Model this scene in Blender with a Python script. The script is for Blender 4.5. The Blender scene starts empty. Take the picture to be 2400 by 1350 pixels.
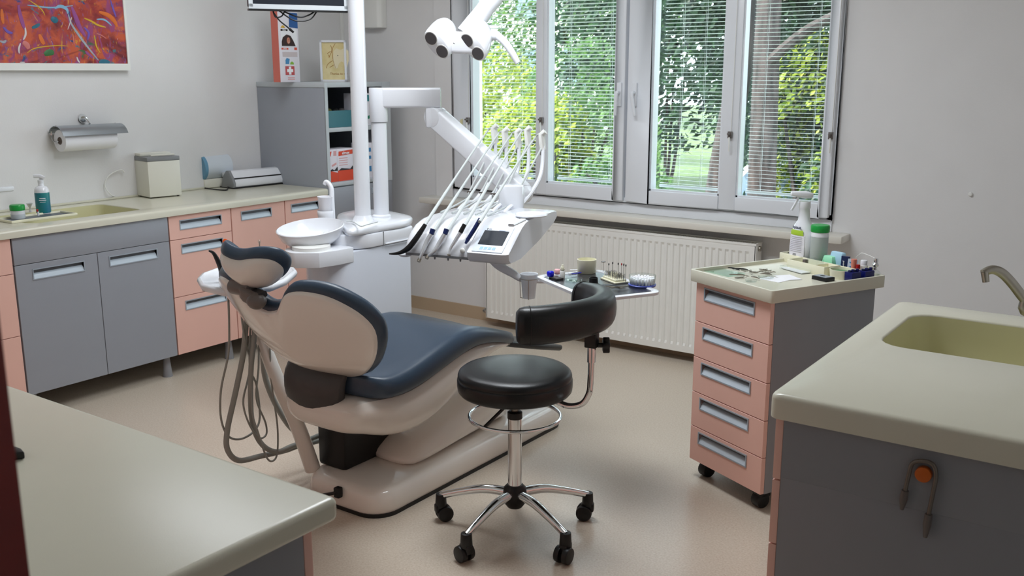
import bpy, bmesh, math, random
from mathutils import Vector, Matrix, noise
random.seed(7)
R = math.radians
sc = bpy.context.scene
col = sc.collection
# ------------------------------------------------------------------ camera
F, EYE = 2300.0, 1.6
PITCH, YAW = math.atan(510 / F), R(35.2)
FWD = Vector((-math.sin(YAW) * math.cos(PITCH), math.cos(YAW) * math.cos(PITCH), -math.sin(PITCH)))
RIGHT = Vector((math.cos(YAW), math.sin(YAW), 0))
UP = RIGHT.cross(FWD)
CAM = Vector((0, 0, EYE))
cd = bpy.data.cameras.new('camera')
cam = bpy.data.objects.new('camera', cd)
col.objects.link(cam)
cd.sensor_width = 36
cd.lens = 36 * F / 2400
cd.clip_start = .03
cam.matrix_world = Matrix.Translation(CAM) @ Matrix((RIGHT, UP, -FWD)).transposed().to_4x4()
sc.camera = cam
cd.dof.use_dof = True
cd.dof.focus_distance = 3.3
cd.dof.aperture_fstop = 9.0
# ------------------------------------------------------------------ world, sun, exposure
w = bpy.data.worlds.new('sky')
sc.world = w
w.use_nodes = True
nt = w.node_tree
bg = nt.nodes['Background']
bg.inputs[0].default_value = (.80, .90, 1.0, 1)
bg.inputs[1].default_value = 5.8
sd = bpy.data.lights.new('sun', 'SUN')
sd.energy = 11
sd.angle = R(.6)
sd.color = (1, .95, .84)
sun = bpy.data.objects.new('sun', sd)
col.objects.link(sun)
sun.rotation_euler = Vector((-.62, -.55, 1.15)).to_track_quat('Z', 'Y').to_euler()
sun.location = (-3, -3, 8)
# daylight guide in the window opening (samples the sky only)
pdt = bpy.data.lights.new('window_portal', 'AREA')
pdt.shape = 'RECTANGLE'; pdt.size = 2.6; pdt.size_y = 1.5
pdt.cycles.is_portal = True
po = bpy.data.objects.new('window_portal', pdt)
col.objects.link(po)
po.location = (-2.75, 5.3, 1.6)
po.rotation_euler = (R(-90), 0, 0)
# ceiling lamp light, a flat office luminaire out of the frame
cl = bpy.data.lights.new('unseen_ceiling_light', 'AREA')
cl.shape = 'RECTANGLE'; cl.size = 1.2; cl.size_y = .6; cl.energy = 36; cl.color = (.90, .95, 1)
clo = bpy.data.objects.new('unseen_ceiling_light', cl)
col.objects.link(clo)
clo.location = (-2.1, 2.9, 2.66)
left_fill = cl.copy(); left_fill.energy = 12.5  # added fill light without a fixture, lifts the dark left walls
clo2 = bpy.data.objects.new('unseen_ceiling_light', left_fill)
col.objects.link(clo2)
clo2.location = (-3.6, 3.2, 2.66)
sc.view_settings.view_transform = 'Standard'
sc.view_settings.look = 'None'
sc.view_settings.gamma = 1
sc.view_settings.use_curve_mapping = False
sc.view_settings.exposure = 0.3
sc.cycles.use_denoising = True
sc.cycles.max_bounces = 12
sc.cycles.diffuse_bounces = 6
sc.cycles.glossy_bounces = 4
sc.cycles.transmission_bounces = 8
sc.cycles.transparent_max_bounces = 24
sc.cycles.caustics_reflective = False
sc.cycles.caustics_refractive = False
sc.cycles.sample_clamp_indirect = 6


# ------------------------------------------------------------------ pixel rays to points in the room
def ray(u, v): return FWD * F + RIGHT * (u - 1200) + UP * (675 - v)
def pz(u, v, z): d = ray(u, v); return CAM + d * ((z - EYE) / d.z)
def py(u, v, y): d = ray(u, v); return CAM + d * (y / d.y)
def px(u, v, x): d = ray(u, v); return CAM + d * (x / d.x)
def pd(u, v, t): d = ray(u, v); return CAM + d * (t / F)
def pp(u, v, P, n): d = ray(u, v); return CAM + d * ((Vector(P) - CAM).dot(n) / d.dot(n))


# ------------------------------------------------------------------ materials
MATS = {}
def lin(c):
    return tuple(((x / 255) / 12.92 if x / 255 <= .04045 else ((x / 255 + .055) / 1.055) ** 2.4) for x in c)
def mat(name, rgb, rough=.5, metal=0, spec=.5, coat=0, alpha=1, trans=0, emit=0, bump=0, bscale=200, var=0, vscale=6, ior=1.45):
    if name in MATS: return MATS[name]
    m = bpy.data.materials.new(name)
    m.use_nodes = True
    N, L = m.node_tree.nodes, m.node_tree.links
    b = N['Principled BSDF']
    c = lin(rgb) + (1,)
    b.inputs['Base Color'].default_value = c
    b.inputs['Roughness'].default_value = rough
    b.inputs['Metallic'].default_value = metal
    b.inputs['Specular IOR Level'].default_value = spec
    b.inputs['Coat Weight'].default_value = coat
    b.inputs['Coat Roughness'].default_value = .08
    b.inputs['Alpha'].default_value = alpha
    b.inputs['Transmission Weight'].default_value = trans
    b.inputs['IOR'].default_value = ior
    if emit:
        b.inputs['Emission Color'].default_value = c
        b.inputs['Emission Strength'].default_value = emit
    tc = N.new('ShaderNodeTexCoord')
    nz = N.new('ShaderNodeTexNoise')
    nz.inputs['Scale'].default_value = vscale
    nz.inputs['Detail'].default_value = 4
    L.new(tc.outputs['Object'], nz.inputs['Vector'])
    mx = N.new('ShaderNodeMix')
    mx.data_type = 'RGBA'
    v = var or .03
    mx.inputs[6].default_value = tuple(x * (1 - v) for x in c[:3]) + (1,)
    mx.inputs[7].default_value = tuple(min(1, x * (1 + v)) for x in c[:3]) + (1,)
    L.new(nz.outputs['Fac'], mx.inputs[0])
    L.new(mx.outputs[2], b.inputs['Base Color'])
    if bump:
        n2 = N.new('ShaderNodeTexNoise')
        n2.inputs['Scale'].default_value = bscale
        L.new(tc.outputs['Object'], n2.inputs['Vector'])
        bp = N.new('ShaderNodeBump')
        bp.inputs['Strength'].default_value = bump
        bp.inputs['Distance'].default_value = .002
        L.new(n2.outputs['Fac'], bp.inputs['Height'])
        L.new(bp.outputs[0], b.inputs['Normal'])
    MATS[name] = m
    return m

def glass_mat(name, tint=(235, 242, 240), refl=.12, rough=.0):
    m = bpy.data.materials.new(name); m.use_nodes = True
    N, L = m.node_tree.nodes, m.node_tree.links
    N.remove(N['Principled BSDF'])
    t = N.new('ShaderNodeBsdfTransparent'); t.inputs[0].default_value = lin(tint) + (1,)
    g = N.new('ShaderNodeBsdfGlossy'); g.inputs['Roughness'].default_value = rough
    lw = N.new('ShaderNodeLayerWeight'); lw.inputs[0].default_value = .5
    pw = N.new('ShaderNodeMath'); pw.operation = 'POWER'; pw.inputs[1].default_value = 4
    fr = N.new('ShaderNodeMath'); fr.operation = 'MULTIPLY_ADD'; fr.inputs[1].default_value = .6; fr.inputs[2].default_value = refl * .4
    L.new(lw.outputs['Facing'], pw.inputs[0]); L.new(pw.outputs[0], fr.inputs[0])
    mx = N.new('ShaderNodeMixShader')
    L.new(fr.outputs[0], mx.inputs[0]); L.new(t.outputs[0], mx.inputs[1]); L.new(g.outputs[0], mx.inputs[2])
    L.new(mx.outputs[0], N['Material Output'].inputs[0])
    MATS[name] = m
    return m

def ramp_mat(name, stops, scale, rough=.5, kind='noise', distort=0, detail=4, stretch=(1, 1, 1), bump=0):
    m = bpy.data.materials.new(name); m.use_nodes = True
    N, L = m.node_tree.nodes, m.node_tree.links
    b = N['Principled BSDF']; b.inputs['Roughness'].default_value = rough
    tc = N.new('ShaderNodeTexCoord'); mp = N.new('ShaderNodeMapping'); mp.inputs['Scale'].default_value = stretch
    L.new(tc.outputs['Object'], mp.inputs[0])
    if kind == 'voronoi':
        t = N.new('ShaderNodeTexVoronoi'); out = t.outputs['Distance']
    else:
        t = N.new('ShaderNodeTexNoise'); t.inputs['Detail'].default_value = detail; t.inputs['Distortion'].default_value = distort; out = t.outputs['Fac']
    t.inputs['Scale'].default_value = scale
    L.new(mp.outputs[0], t.inputs['Vector'])
    r = N.new('ShaderNodeValToRGB')
    e = r.color_ramp.elements
    while len(e) < len(stops): e.new(.5)
    for k, (p, c) in enumerate(stops):
        e[k].position = p; e[k].color = lin(c) + (1,)
    L.new(out, r.inputs[0]); L.new(r.outputs[0], b.inputs['Base Color'])
    if bump:
        bp = N.new('ShaderNodeBump'); bp.inputs['Strength'].default_value = bump; bp.inputs['Distance'].default_value = .01
        L.new(out, bp.inputs['Height']); L.new(bp.outputs[0], b.inputs['Normal'])
    MATS[name] = m
    return m

M_wall = mat('wall_paint', (224, 223, 223), .8, bump=.15, bscale=120)
M_ceil = mat('ceiling_paint', (235, 233, 230), .9)
M_pink = mat('salmon_laminate', (232, 186, 172), .38, bump=.08, bscale=300)
M_grey = mat('grey_laminate', (150, 154, 162), .4, bump=.08, bscale=300)
M_greyside = mat('grey_side_laminate', (140, 142, 147), .42)
M_greylite = mat('light_grey_laminate', (186, 192, 196), .4)
M_edge = mat('orange_edge_band', (206, 120, 84), .45)
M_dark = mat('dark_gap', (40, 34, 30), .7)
M_top = mat('cream_worktop', (210, 207, 190), .24, bump=.05, bscale=400)
M_sink = mat('cream_sink', (208, 204, 164), .3)
M_alu = mat('handle_aluminium', (168, 178, 188), .34, .25)
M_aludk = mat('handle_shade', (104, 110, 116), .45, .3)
M_grip = mat('handle_grip_lit', (196, 208, 218), .3, .1)  # paler handle tone, light from above on the lip put into the colour
M_chrome = mat('chrome', (225, 228, 230), .08, 1)
M_steel = mat('brushed_steel', (170, 165, 155), .28, 1)
M_white = mat('white_plastic', (229, 231, 236), .22, coat=.4)
M_whitem = mat('white_matt_plastic', (232, 232, 228), .45)
M_shell = mat('chair_shell_plastic', (232, 226, 218), .2, coat=.5)
M_uphol = mat('slate_blue_upholstery', (54, 69, 86), .34, bump=.12, bscale=500)
M_blkleather = mat('black_leatherette', (14, 15, 17), .33, bump=.15, bscale=400)
M_black = mat('black_plastic', (16, 16, 17), .4)
M_dkplastic = mat('dark_grey_plastic', (66, 64, 64), .42)
M_taupe = mat('taupe_joint_plastic', (104, 96, 92), .35)
M_hose = mat('grey_hose', (150, 152, 146), .5)
M_hosel = mat('pale_hose', (196, 201, 200), .45)
M_frame = mat('window_pvc', (226, 229, 234), .3)
M_slat = mat('blind_slat', (232, 236, 236), .35)
M_rad = mat('radiator_enamel', (236, 235, 230), .35)
M_green = mat('green_cap', (24, 150, 62), .35)
M_teal = mat('teal_label', (18, 120, 128), .45)
M_red = mat('red_plastic', (176, 20, 26), .3)
M_navy = mat('navy_plastic', (22, 36, 84), .35)
M_cobalt = mat('cobalt_cap', (18, 22, 190), .2)
M_bluelid = mat('dark_blue_cap', (14, 22, 92), .35)
M_cream = mat('cream_plastic', (234, 231, 206), .4)
M_beige = mat('appliance_cream', (226, 224, 212), .4)
M_agrey = mat('appliance_grey', (134, 136, 138), .4)
M_paper = mat('white_paper', (238, 238, 242), .8)
M_glass = glass_mat('window_glass', (248, 251, 250))
M_clear = glass_mat('clear_plastic', (248, 251, 250), .14)
M_wood = mat('red_stained_wood', (120, 22, 14), .35, var=.25, vscale=14)
M_orange = mat('orange_disc', (190, 92, 20), .5)
M_hookgrey = mat('grey_hook_metal', (120, 112, 104), .4, .6)
M_screen = mat('dark_screen', (40, 44, 52), .35, spec=.2)
M_lens = mat('lamp_lens', (84, 82, 86), .12)

mat('faint_red_print', (214, 160, 160), .6); mat('blue_print', (60, 130, 180), .5)
# speckled vinyl floor
m = bpy.data.materials.new('speckled_vinyl'); m.use_nodes = True
N, L = m.node_tree.nodes, m.node_tree.links
b = N['Principled BSDF']; b.inputs['Roughness'].default_value = .3
tc = N.new('ShaderNodeTexCoord')
n1 = N.new('ShaderNodeTexNoise'); n1.inputs['Scale'].default_value = 140; n1.inputs['Detail'].default_value = 6
v1 = N.new('ShaderNodeTexVoronoi'); v1.inputs['Scale'].default_value = 150; v1.inputs['Randomness'].default_value = 1
r1 = N.new('ShaderNodeValToRGB')
r1.color_ramp.elements[0].position = .35; r1.color_ramp.elements[0].color = lin((195, 181, 163)) + (1,)
r1.color_ramp.elements[1].position = .65; r1.color_ramp.elements[1].color = lin((209, 197, 182)) + (1,)
r2 = N.new('ShaderNodeValToRGB')
r2.color_ramp.elements[0].position = .12; r2.color_ramp.elements[0].color = (1, 1, 1, 1)
r2.color_ramp.elements[1].position = .2; r2.color_ramp.elements[1].color = (0, 0, 0, 1)
sel = N.new('ShaderNodeValToRGB')
sel.color_ramp.elements[0].position = .55; sel.color_ramp.elements[0].color = (0, 0, 0, 1)
sel.color_ramp.elements[1].position = .6; sel.color_ramp.elements[1].color = (1, 1, 1, 1)
mul = N.new('ShaderNodeMath'); mul.operation = 'MULTIPLY'
mul2 = N.new('ShaderNodeMath'); mul2.operation = 'MULTIPLY'; mul2.inputs[1].default_value = .6
mx = N.new('ShaderNodeMix'); mx.data_type = 'RGBA'; mx.inputs[7].default_value = lin((150, 92, 66)) + (1,)
for t in (n1, v1): L.new(tc.outputs['Object'], t.inputs['Vector'])
L.new(n1.outputs['Fac'], r1.inputs[0]); L.new(v1.outputs['Distance'], r2.inputs[0]); L.new(v1.outputs['Color'], sel.inputs[0])
L.new(r2.outputs[0], mul.inputs[0]); L.new(sel.outputs[0], mul.inputs[1]); L.new(mul.outputs[0], mul2.inputs[0])
L.new(mul2.outputs[0], mx.inputs[0]); L.new(r1.outputs[0], mx.inputs[6]); L.new(mx.outputs[2], b.inputs['Base Color'])
M_floor = m
MATS['speckled_vinyl'] = m


# ------------------------------------------------------------------ mesh building
def V(p): return Vector(p)
def cr(pts, n=8, closed=False):
    """smooth Catmull-Rom path through pts"""
    P = [V(p) for p in pts]
    out = []
    m_ = len(P)
    for i in range(m_ if closed else m_ - 1):
        if closed: a, b_, c, d = P[i - 1], P[i], P[(i + 1) % m_], P[(i + 2) % m_]
        else: a, b_, c, d = P[max(0, i - 1)], P[i], P[i + 1], P[min(m_ - 1, i + 2)]
        for k in range(n):
            t = k / n
            out.append(.5 * ((2 * b_) + (c - a) * t + (2 * a - 5 * b_ + 4 * c - d) * t * t + (3 * b_ - a - 3 * c + d) * t ** 3))
    if not closed: out.append(P[-1])
    return out
def rrect(x0, x1, y0, y1, r, n=6):
    out = []
    for cx, cy, a0 in ((x1 - r, y1 - r, 0), (x0 + r, y1 - r, 90), (x0 + r, y0 + r, 180), (x1 - r, y0 + r, 270)):
        for k in range(n + 1):
            a = R(a0 + 90 * k / n)
            out.append((cx + r * math.cos(a), cy + r * math.sin(a)))
    return out
def circ(r, n=32, cx=0, cy=0): return [(cx + r * math.cos(2 * math.pi * k / n), cy + r * math.sin(2 * math.pi * k / n)) for k in range(n)]

class MB:
    def __init__(s): s.v = []; s.f = []
    def add(s, vs, fs, M=None):
        o = len(s.v)
        s.v += [(M @ V(p)) if M else V(p) for p in vs]
        s.f += [tuple(i + o for i in f) for f in fs]
        return s
    def box(s, x0, x1, y0, y1, z0, z1, M=None):
        vs = [(x, y, z) for z in (z0, z1) for y in (y0, y1) for x in (x0, x1)]
        return s.add(vs, [(0, 2, 3, 1), (4, 5, 7, 6), (0, 1, 5, 4), (2, 6, 7, 3), (0, 4, 6, 2), (1, 3, 7, 5)], M)
    def loft(s, rings, cap=True, closed=False, M=None):
        n = len(rings[0]); vs = [p for r_ in rings for p in r_]; fs = []
        k = len(rings)
        for i in range(k if closed else k - 1):
            a, b_ = i * n, ((i + 1) % k) * n
            for j in range(n):
                j2 = (j + 1) % n
                fs.append((a + j, a + j2, b_ + j2, b_ + j))
        if cap and not closed:
            fs.append(tuple(range(n - 1, -1, -1))); fs.append(tuple((k - 1) * n + j for j in range(n)))
        return s.add(vs, fs, M)
    def prism(s, poly, z0, z1, M=None):
        return s.loft([[(x, y, z0) for x, y in poly], [(x, y, z1) for x, y in poly]], M=M)
    def lathe(s, prof, o=(0, 0, 0), n=24, M=None):
        T = Matrix.Translation(V(o)); T = (M @ T) if M else T
        return s.loft([[(max(r_, 1e-4) * math.cos(2 * math.pi * k / n), max(r_, 1e-4) * math.sin(2 * math.pi * k / n), z) for k in range(n)] for r_, z in prof], M=T)
    def cyl(s, a, b_, r0, r1=None, n=16):
        return s.tube([a, b_], [r0, r0 if r1 is None else r1], n)
    def tube(s, pts, r, n=10, closed=False, flat=1.0, upv=None):
        P = [V(p) for p in pts]; m_ = len(P)
        rs = [r] * m_ if isinstance(r, (int, float)) else list(r)
        if len(rs) != m_:
            rs = [rs[min(len(rs) - 1, int(i / (m_ - 1) * (len(rs) - 1)))] * (1 - ((i / (m_ - 1) * (len(rs) - 1)) % 1)) + rs[min(len(rs) - 1, int(i / (m_ - 1) * (len(rs) - 1)) + 1)] * ((i / (m_ - 1) * (len(rs) - 1)) % 1) for i in range(m_)]
        T0 = None; rings = []
        for i, p in enumerate(P):
            a = P[i - 1] if (i > 0 or closed) else P[i]
            b_ = P[(i + 1) % m_] if (i < m_ - 1 or closed) else P[i]
            t = (b_ - a)
            t = t.normalized() if t.length > 1e-9 else Vector((0, 0, 1))
            if T0 is None:
                u = V(upv) if upv else (Vector((0, 0, 1)) if abs(t.z) < .9 else Vector((1, 0, 0)))
                u = (u - t * u.dot(t)).normalized()
            elif upv:
                u = V(upv); u = (u - t * u.dot(t)).normalized()
            else:
                u = (u - t * u.dot(t)).normalized()
            T0 = t
            w_ = t.cross(u)
            rings.append([p + u * (rs[i] * math.cos(2 * math.pi * k / n)) + w_ * (rs[i] * flat * math.sin(2 * math.pi * k / n)) for k in range(n)])
        return s.loft(rings, closed=closed)
    def ball(s, c, r, sx=1, sy=1, sz=1, n=16):
        pr = [(math.sin(math.pi * k / (n // 2)), -math.cos(math.pi * k / (n // 2))) for k in range(n // 2 + 1)]
        return s.lathe([(r * a, r * b_) for a, b_ in pr], n=n, M=Matrix.Translation(V(c)) @ Matrix.Diagonal((sx, sy, sz, 1)))
    def build(s, name, m, parent=None, bevel=0, seg=2, sub=0, world=True, origin=None, angle=40, kind=None, label=None):
        if parent is not None and world: off = worg(parent)
        elif origin is not None: off = V(origin)
        else: off = Vector((0, 0, 0))
        if parent is not None and origin is not None: off = V(origin)
        me = bpy.data.meshes.new(name)
        bm = bmesh.new()
        vv = [bm.verts.new(p - off) for p in s.v]
        for f in s.f:
            try: bm.faces.new([vv[i] for i in f])
            except ValueError: pass
        bmesh.ops.remove_doubles(bm, verts=bm.verts, dist=1e-5)
        bmesh.ops.recalc_face_normals(bm, faces=bm.faces)
        if bevel:
            es = [e for e in bm.edges if len(e.link_faces) == 2 and e.calc_face_angle(0) > R(35)]
            bmesh.ops.bevel(bm, geom=es, offset=bevel, segments=seg, affect='EDGES', profile=.5, clamp_overlap=True)
        bm.to_mesh(me); bm.free()
        me.materials.append(m)
        me.polygons.foreach_set('use_smooth', [True] * len(me.polygons))
        me.set_sharp_from_angle(angle=R(angle))
        o = bpy.data.objects.new(name, me)
        col.objects.link(o)
        if parent is not None: o.parent = parent
        elif origin is not None: o.location = V(origin)
        if sub:
            md = o.modifiers.new('sub', 'SUBSURF'); md.levels = sub; md.render_levels = sub
        if kind: o['kind'] = kind
        if label: o['label'] = label
        return o

def worg(o):
    p = Vector((0, 0, 0))
    while o is not None:
        p = p + o.location; o = o.parent
    return p
def thing(name, label, cat, loc=(0, 0, 0), rotz=0, group=None):
    o = bpy.data.objects.new(name, None); o.empty_display_size = .05
    col.objects.link(o); o.location = loc; o.rotation_euler = (0, 0, R(rotz))
    o['label'] = label; o['category'] = cat
    if group: o['group'] = group
    return o
def tag(o, label, cat, group=None, kind=None):
    o['label'] = label; o['category'] = cat
    if group: o['group'] = group
    if kind: o['kind'] = kind
    return o
def struct(name, mb, m, parent=None, **k):
    o = mb.build(name, m, parent, **k)
    if parent is None: o['kind'] = 'structure'
    return o
def tr(x, y, z, rz=0, rx=0, ry=0):
    return Matrix.Translation((x, y, z)) @ Matrix.Rotation(R(rz), 4, 'Z') @ Matrix.Rotation(R(ry), 4, 'Y') @ Matrix.Rotation(R(rx), 4, 'X')
def text_mb(txt, size, M, depth=.0004, mb=None, bold=False):
    cu = bpy.data.curves.new('t', 'FONT'); cu.body = txt; cu.size = size; cu.extrude = depth; cu.align_x = 'CENTER'; cu.align_y = 'CENTER'
    if bold: cu.offset = size * .02
    cu.resolution_u = 3
    o = bpy.data.objects.new('t', cu); col.objects.link(o)
    bpy.context.view_layer.update()
    me = o.to_mesh()
    mb = mb or MB()
    mb.add([v.co.copy() for v in me.vertices], [tuple(p.vertices) for p in me.polygons], M)
    o.to_mesh_clear(); bpy.data.objects.remove(o); bpy.data.curves.remove(cu)
    return mb
def copy_thing(root, loc, rotz=None, label=None, group=None, M=None):
    def rec(o, parent):
        c = o.copy(); col.objects.link(c); c.parent = parent
        for ch in o.children: rec(ch, c)
        return c
    c = rec(root, None)
    c.location = loc
    if rotz is not None: c.rotation_euler = (0, 0, R(rotz))
    if label: c['label'] = label
    if group: c['group'] = group
    return c

# ================================================================== the room
XL, YW, XR, YF, ZC = -4.95, 5.0, .45, .42, 2.75
WX0, WX1, WZ0, WZ1 = -3.98, -1.525, .855, 2.25     # window opening
struct('floor', MB().box(XL - .1, XR + .1, -1.6, YW + .3, -.1, 0), M_floor)
struct('ceiling', MB().box(XL - .3, XR + .3, -1.8, YW + .3, ZC, ZC + .2), M_ceil)
struct('wall_left', MB().box(XL - .3, XL, -1.8, YW + .3, 0, ZC), M_wall)
struct('wall_right', MB().box(XR, XR + .3, -1.8, YW + .3, 0, ZC), M_wall)
wb = MB()
wb.box(XL, WX0, YW, YW + .3, 0, ZC).box(WX1, XR, YW, YW + .3, 0, ZC)
wb.box(WX0, WX1, YW, YW + .3, 0, WZ0).box(WX0, WX1, YW, YW + .3, WZ1, ZC)
wb.box(-4.12, -3.985, YW - .022, YW, .76, ZC)
struct('wall_back', wb, M_wall)
DX0, DX1 = -.90, .40                                # the doorway the camera looks through
wf = MB().box(XL, DX0, YF - .15, YF, 0, ZC).box(DX0, DX1, YF - .15, YF, 2.1, ZC).box(DX1, XR, YF - .15, YF, 0, ZC)
struct('wall_front', wf, M_wall)
struct('wall_hall', MB().box(XL, XR, -1.8, -1.6, 0, ZC), M_wall)
dj = MB().box(-.90, py(22, 889, .335).x, .2, .335, 0, 2.1)
d1 = struct('door_1', dj, M_wood, bevel=.004)
# baseboards: the vinyl turned up the wall
bb = MB().box(XL, XR, YW - .008, YW, 0, .085)
struct('baseboard_back', bb, mat('vinyl_skirting', (188, 166, 140), .4))
struct('baseboard_left', MB().box(XL, XL + .008, .5, YW, 0, .085), MATS['vinyl_skirting'])
# window sill
sb = MB()
sb.box(-4.17, -1.43, YW - .145, YW, .757, .795)
sl = struct('trim_1', sb, mat('sill_stone', (226, 222, 212), .25), bevel=.006)
apron = MB().box(WX0, WX1, YW - .012, YW, .795, .862)
struct('trim_2', apron, M_frame, bevel=.003)
# the corner cable duct
struct('trim_3', MB().box(XL, XL + .02, YW - .02, YW, 1.53, ZC), M_whitem, bevel=.003)

# ------------------------------------------------------------------ window: outer frame, two casements, four panes each with an inner blind
win = MB()
fw = .05
y0, y1 = YW - .02, YW + .07
win.box(WX0, WX0 + .045, y0, y1, WZ0, WZ1).box(WX1 - .03, WX1, y0, y1, WZ0, WZ1)
win.box(WX0, WX1, y0, y1, WZ0, WZ0 + .03).box(WX0, WX1, y0, y1, WZ1 - .04, WZ1)
win.box(-2.745, -2.685, YW + .0, YW + .07, WZ0 + .03, WZ1 - .04)
w1 = struct('window_1', win, M_frame, bevel=.004)
panes = [(-3.812, -3.322), (-3.250, -2.786), (-2.557, -2.136), (-2.040, -1.588)]
PZ0, PZ1 = .938, 2.16
def casement(xa, xb, pa, pb, name='casement'):
    g = MB()
    ya, yb = YW - .045, YW + .05
    g.box(xa, pa[0], ya, yb, WZ0 + .012, WZ1 - .02)
    g.box(pa[1], pb[0], ya + .006, yb, WZ0 + .012, WZ1 - .02)
    g.box(pb[1], xb, ya, yb, WZ0 + .012, WZ1 - .02)
    for p in (pa, pb):
        g.box(p[0], p[1], ya, yb, WZ0 + .012, PZ0).box(p[0], p[1], ya, yb, PZ1, WZ1 - .02)
    o = struct(name, g, M_frame, w1, bevel=.005, world=True)
    return o
c1 = casement(WX0 + .03, -2.722, panes[0], panes[1])
c2 = casement(-2.704, WX1 - .012, panes[2], panes[3])
for k, p in enumerate(panes):
    gm = MB().box(p[0] - .006, p[1] + .006, YW + .045, YW + .049, PZ0 - .006, PZ1 + .006)
    struct('glass_pane', gm, M_glass, c1 if k < 2 else c2)
    # glazing bead round the pane
    bd = MB()
    for (a, b_, c, d) in ((p[0], p[0] + .009, PZ0, PZ1), (p[1] - .009, p[1], PZ0, PZ1), (p[0], p[1], PZ0, PZ0 + .009), (p[0], p[1], PZ1 - .009, PZ1)):
        bd.box(a, b_, YW - .03, YW + .0, c, d)
    struct('glazing_bead', bd, M_frame, c1 if k < 2 else c2)
# handles on the two meeting stiles
for xh, lean, cs in ((-2.752, 3, c1), (-2.655, -10, c2)):
    h = MB()
    zt = 1.468
    h.add(*(lambda q: (q.v, q.f))(MB().box(xh - .014, xh + .014, YW - .057, YW - .045, zt - .065, zt + .065)))
    h.cyl((xh, YW - .05, zt + .01), (xh, YW - .085, zt + .01), .011)
    e = (xh - math.sin(R(lean)) * .125, YW - .085, zt + .01 - .125)
    h.tube(cr([(xh, YW - .085, zt + .01), (xh - math.sin(R(lean)) * .02, YW - .087, zt - .015), e], 6), [.011, .011, .009], 10, flat=.8)
    struct('window_handle', h, M_frame, cs, bevel=.002)
# blind locks: dark catches with white cranks on the stiles
for (u, v), cs in (((1097, 282), c1), ((1269, 282), c1), ((1711, 316), c2), ((1947, 318), c2)):
    p = py(u, v, YW - .05)
    h = MB().box(p.x - .010, p.x + .012, YW - .062, YW - .044, p.z - .018, p.z + .018)
    h.cyl((p.x + .002, YW - .055, p.z + .006), (p.x + .002, YW - .085, p.z + .006), .006)
    struct('blind_catch', h, M_taupe, cs, bevel=.002)
    q = MB().tube(cr([(p.x + .004, YW - .07, p.z - .012), (p.x + .006, YW - .072, p.z - .05), (p.x + .004, YW - .066, p.z - .085)], 5), .0045, 8)
    q.tube([(p.x + .004, YW - .049, p.z + .02), (p.x + .006, YW - .049, PZ1)], .0018, 6)
    struct('blind_crank', q, M_whitem, cs)

# ------------------------------------------------------------------ venetian blinds
for k, p in enumerate(panes):
    nm = ['leftmost, behind the hose whips', 'second from the left, beside the left window handle', 'third from the left, beside the right window handle', 'rightmost, behind the spray bottle'][k]
    bl = thing('venetian_blind', 'pale venetian blind, ' + nm, 'blind', (p[0], YW + .075, PZ0), 0, 'venetian blinds in the window')
    s = MB()
    zz = PZ0 + .035
    pitch = .0205
    tilt = [R(14), R(16), R(8), R(6)][k]
    while zz < PZ1 - .03:
        wv = .0085
        ring = []
        for xx in (p[0] + .014, p[1] - .006):
            r_ = []
            for q in (-1, -.5, 0, .5, 1):
                r_.append((xx, YW + .078 + q * wv * math.cos(tilt), zz - q * wv * math.sin(tilt) + .0016 * (1 - q * q)))
            for q in (1, .5, 0, -.5, -1):
                r_.append((xx, YW + .078 + q * wv * math.cos(tilt), zz - q * wv * math.sin(tilt) + .0016 * (1 - q * q) - .0006))
            ring.append(r_)
        s.loft(ring)
        zz += pitch
    s.build('slats', M_slat, bl, angle=60)
    MB().box(p[0] + .012, p[1] - .005, YW + .068, YW + .088, PZ0 + .012, PZ0 + .026).build('bottom_rail', M_slat, bl, bevel=.002)
    MB().box(p[0] + .008, p[1] - .003, YW + .063, YW + .09, PZ1 - .022, PZ1 + .005).build('head_rail', M_slat, bl, bevel=.002)
    c = MB()
    for f_ in ((.2, .8) if k % 2 else (.3, .62, .9)):
        xx = p[0] + (p[1] - p[0]) * f_
        for yy in (YW + .0685, YW + .0875): c.tube([(xx, yy, PZ0 + .02), (xx, yy, PZ1)], .0009, 5)
    c.build('ladder_cord', M_slat, bl)

# ================================================================== outside
mg = ramp_mat('lawn_grass', [(.3, (40, 62, 30)), (.7, (84, 104, 50))], 9, .9)
struct('floor_outside', MB().box(-40, 20, YW + .31, 60, -.75, -.6), mg)
struct('path_outside', MB().box(-12, -3.6, 12.4, 15.5, -.6, -.57), mat('pale_paving', (224, 216, 204), .9))
M_leafs = {}
def leaf_mat(name, c0, c1):
    m = bpy.data.materials.new(name); m.use_nodes = True
    N, L = m.node_tree.nodes, m.node_tree.links
    b = N['Principled BSDF']; b.inputs['Roughness'].default_value = .5
    g = N.new('ShaderNodeNewGeometry')
    mx = N.new('ShaderNodeMix'); mx.data_type = 'RGBA'
    mx.inputs[6].default_value = lin(c0) + (1,); mx.inputs[7].default_value = lin(c1) + (1,)
    L.new(g.outputs['Random Per Island'], mx.inputs[0]); L.new(mx.outputs[2], b.inputs['Base Color'])
    t = N.new('ShaderNodeBsdfTranslucent'); L.new(mx.outputs[2], t.inputs[0])
    ms = N.new('ShaderNodeMixShader'); ms.inputs[0].default_value = .4
    L.new(b.outputs[0], ms.inputs[1]); L.new(t.outputs[0], ms.inputs[2]); L.new(ms.outputs[0], N['Material Output'].inputs[0])
    return m
LM_y = leaf_mat('sunny_leaf', (70, 100, 30), (176, 186, 70))
LM_g = leaf_mat('green_leaf', (36, 70, 40), (100, 136, 72))
LM_d = leaf_mat('dark_leaf', (20, 42, 34), (60, 92, 60))
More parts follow.
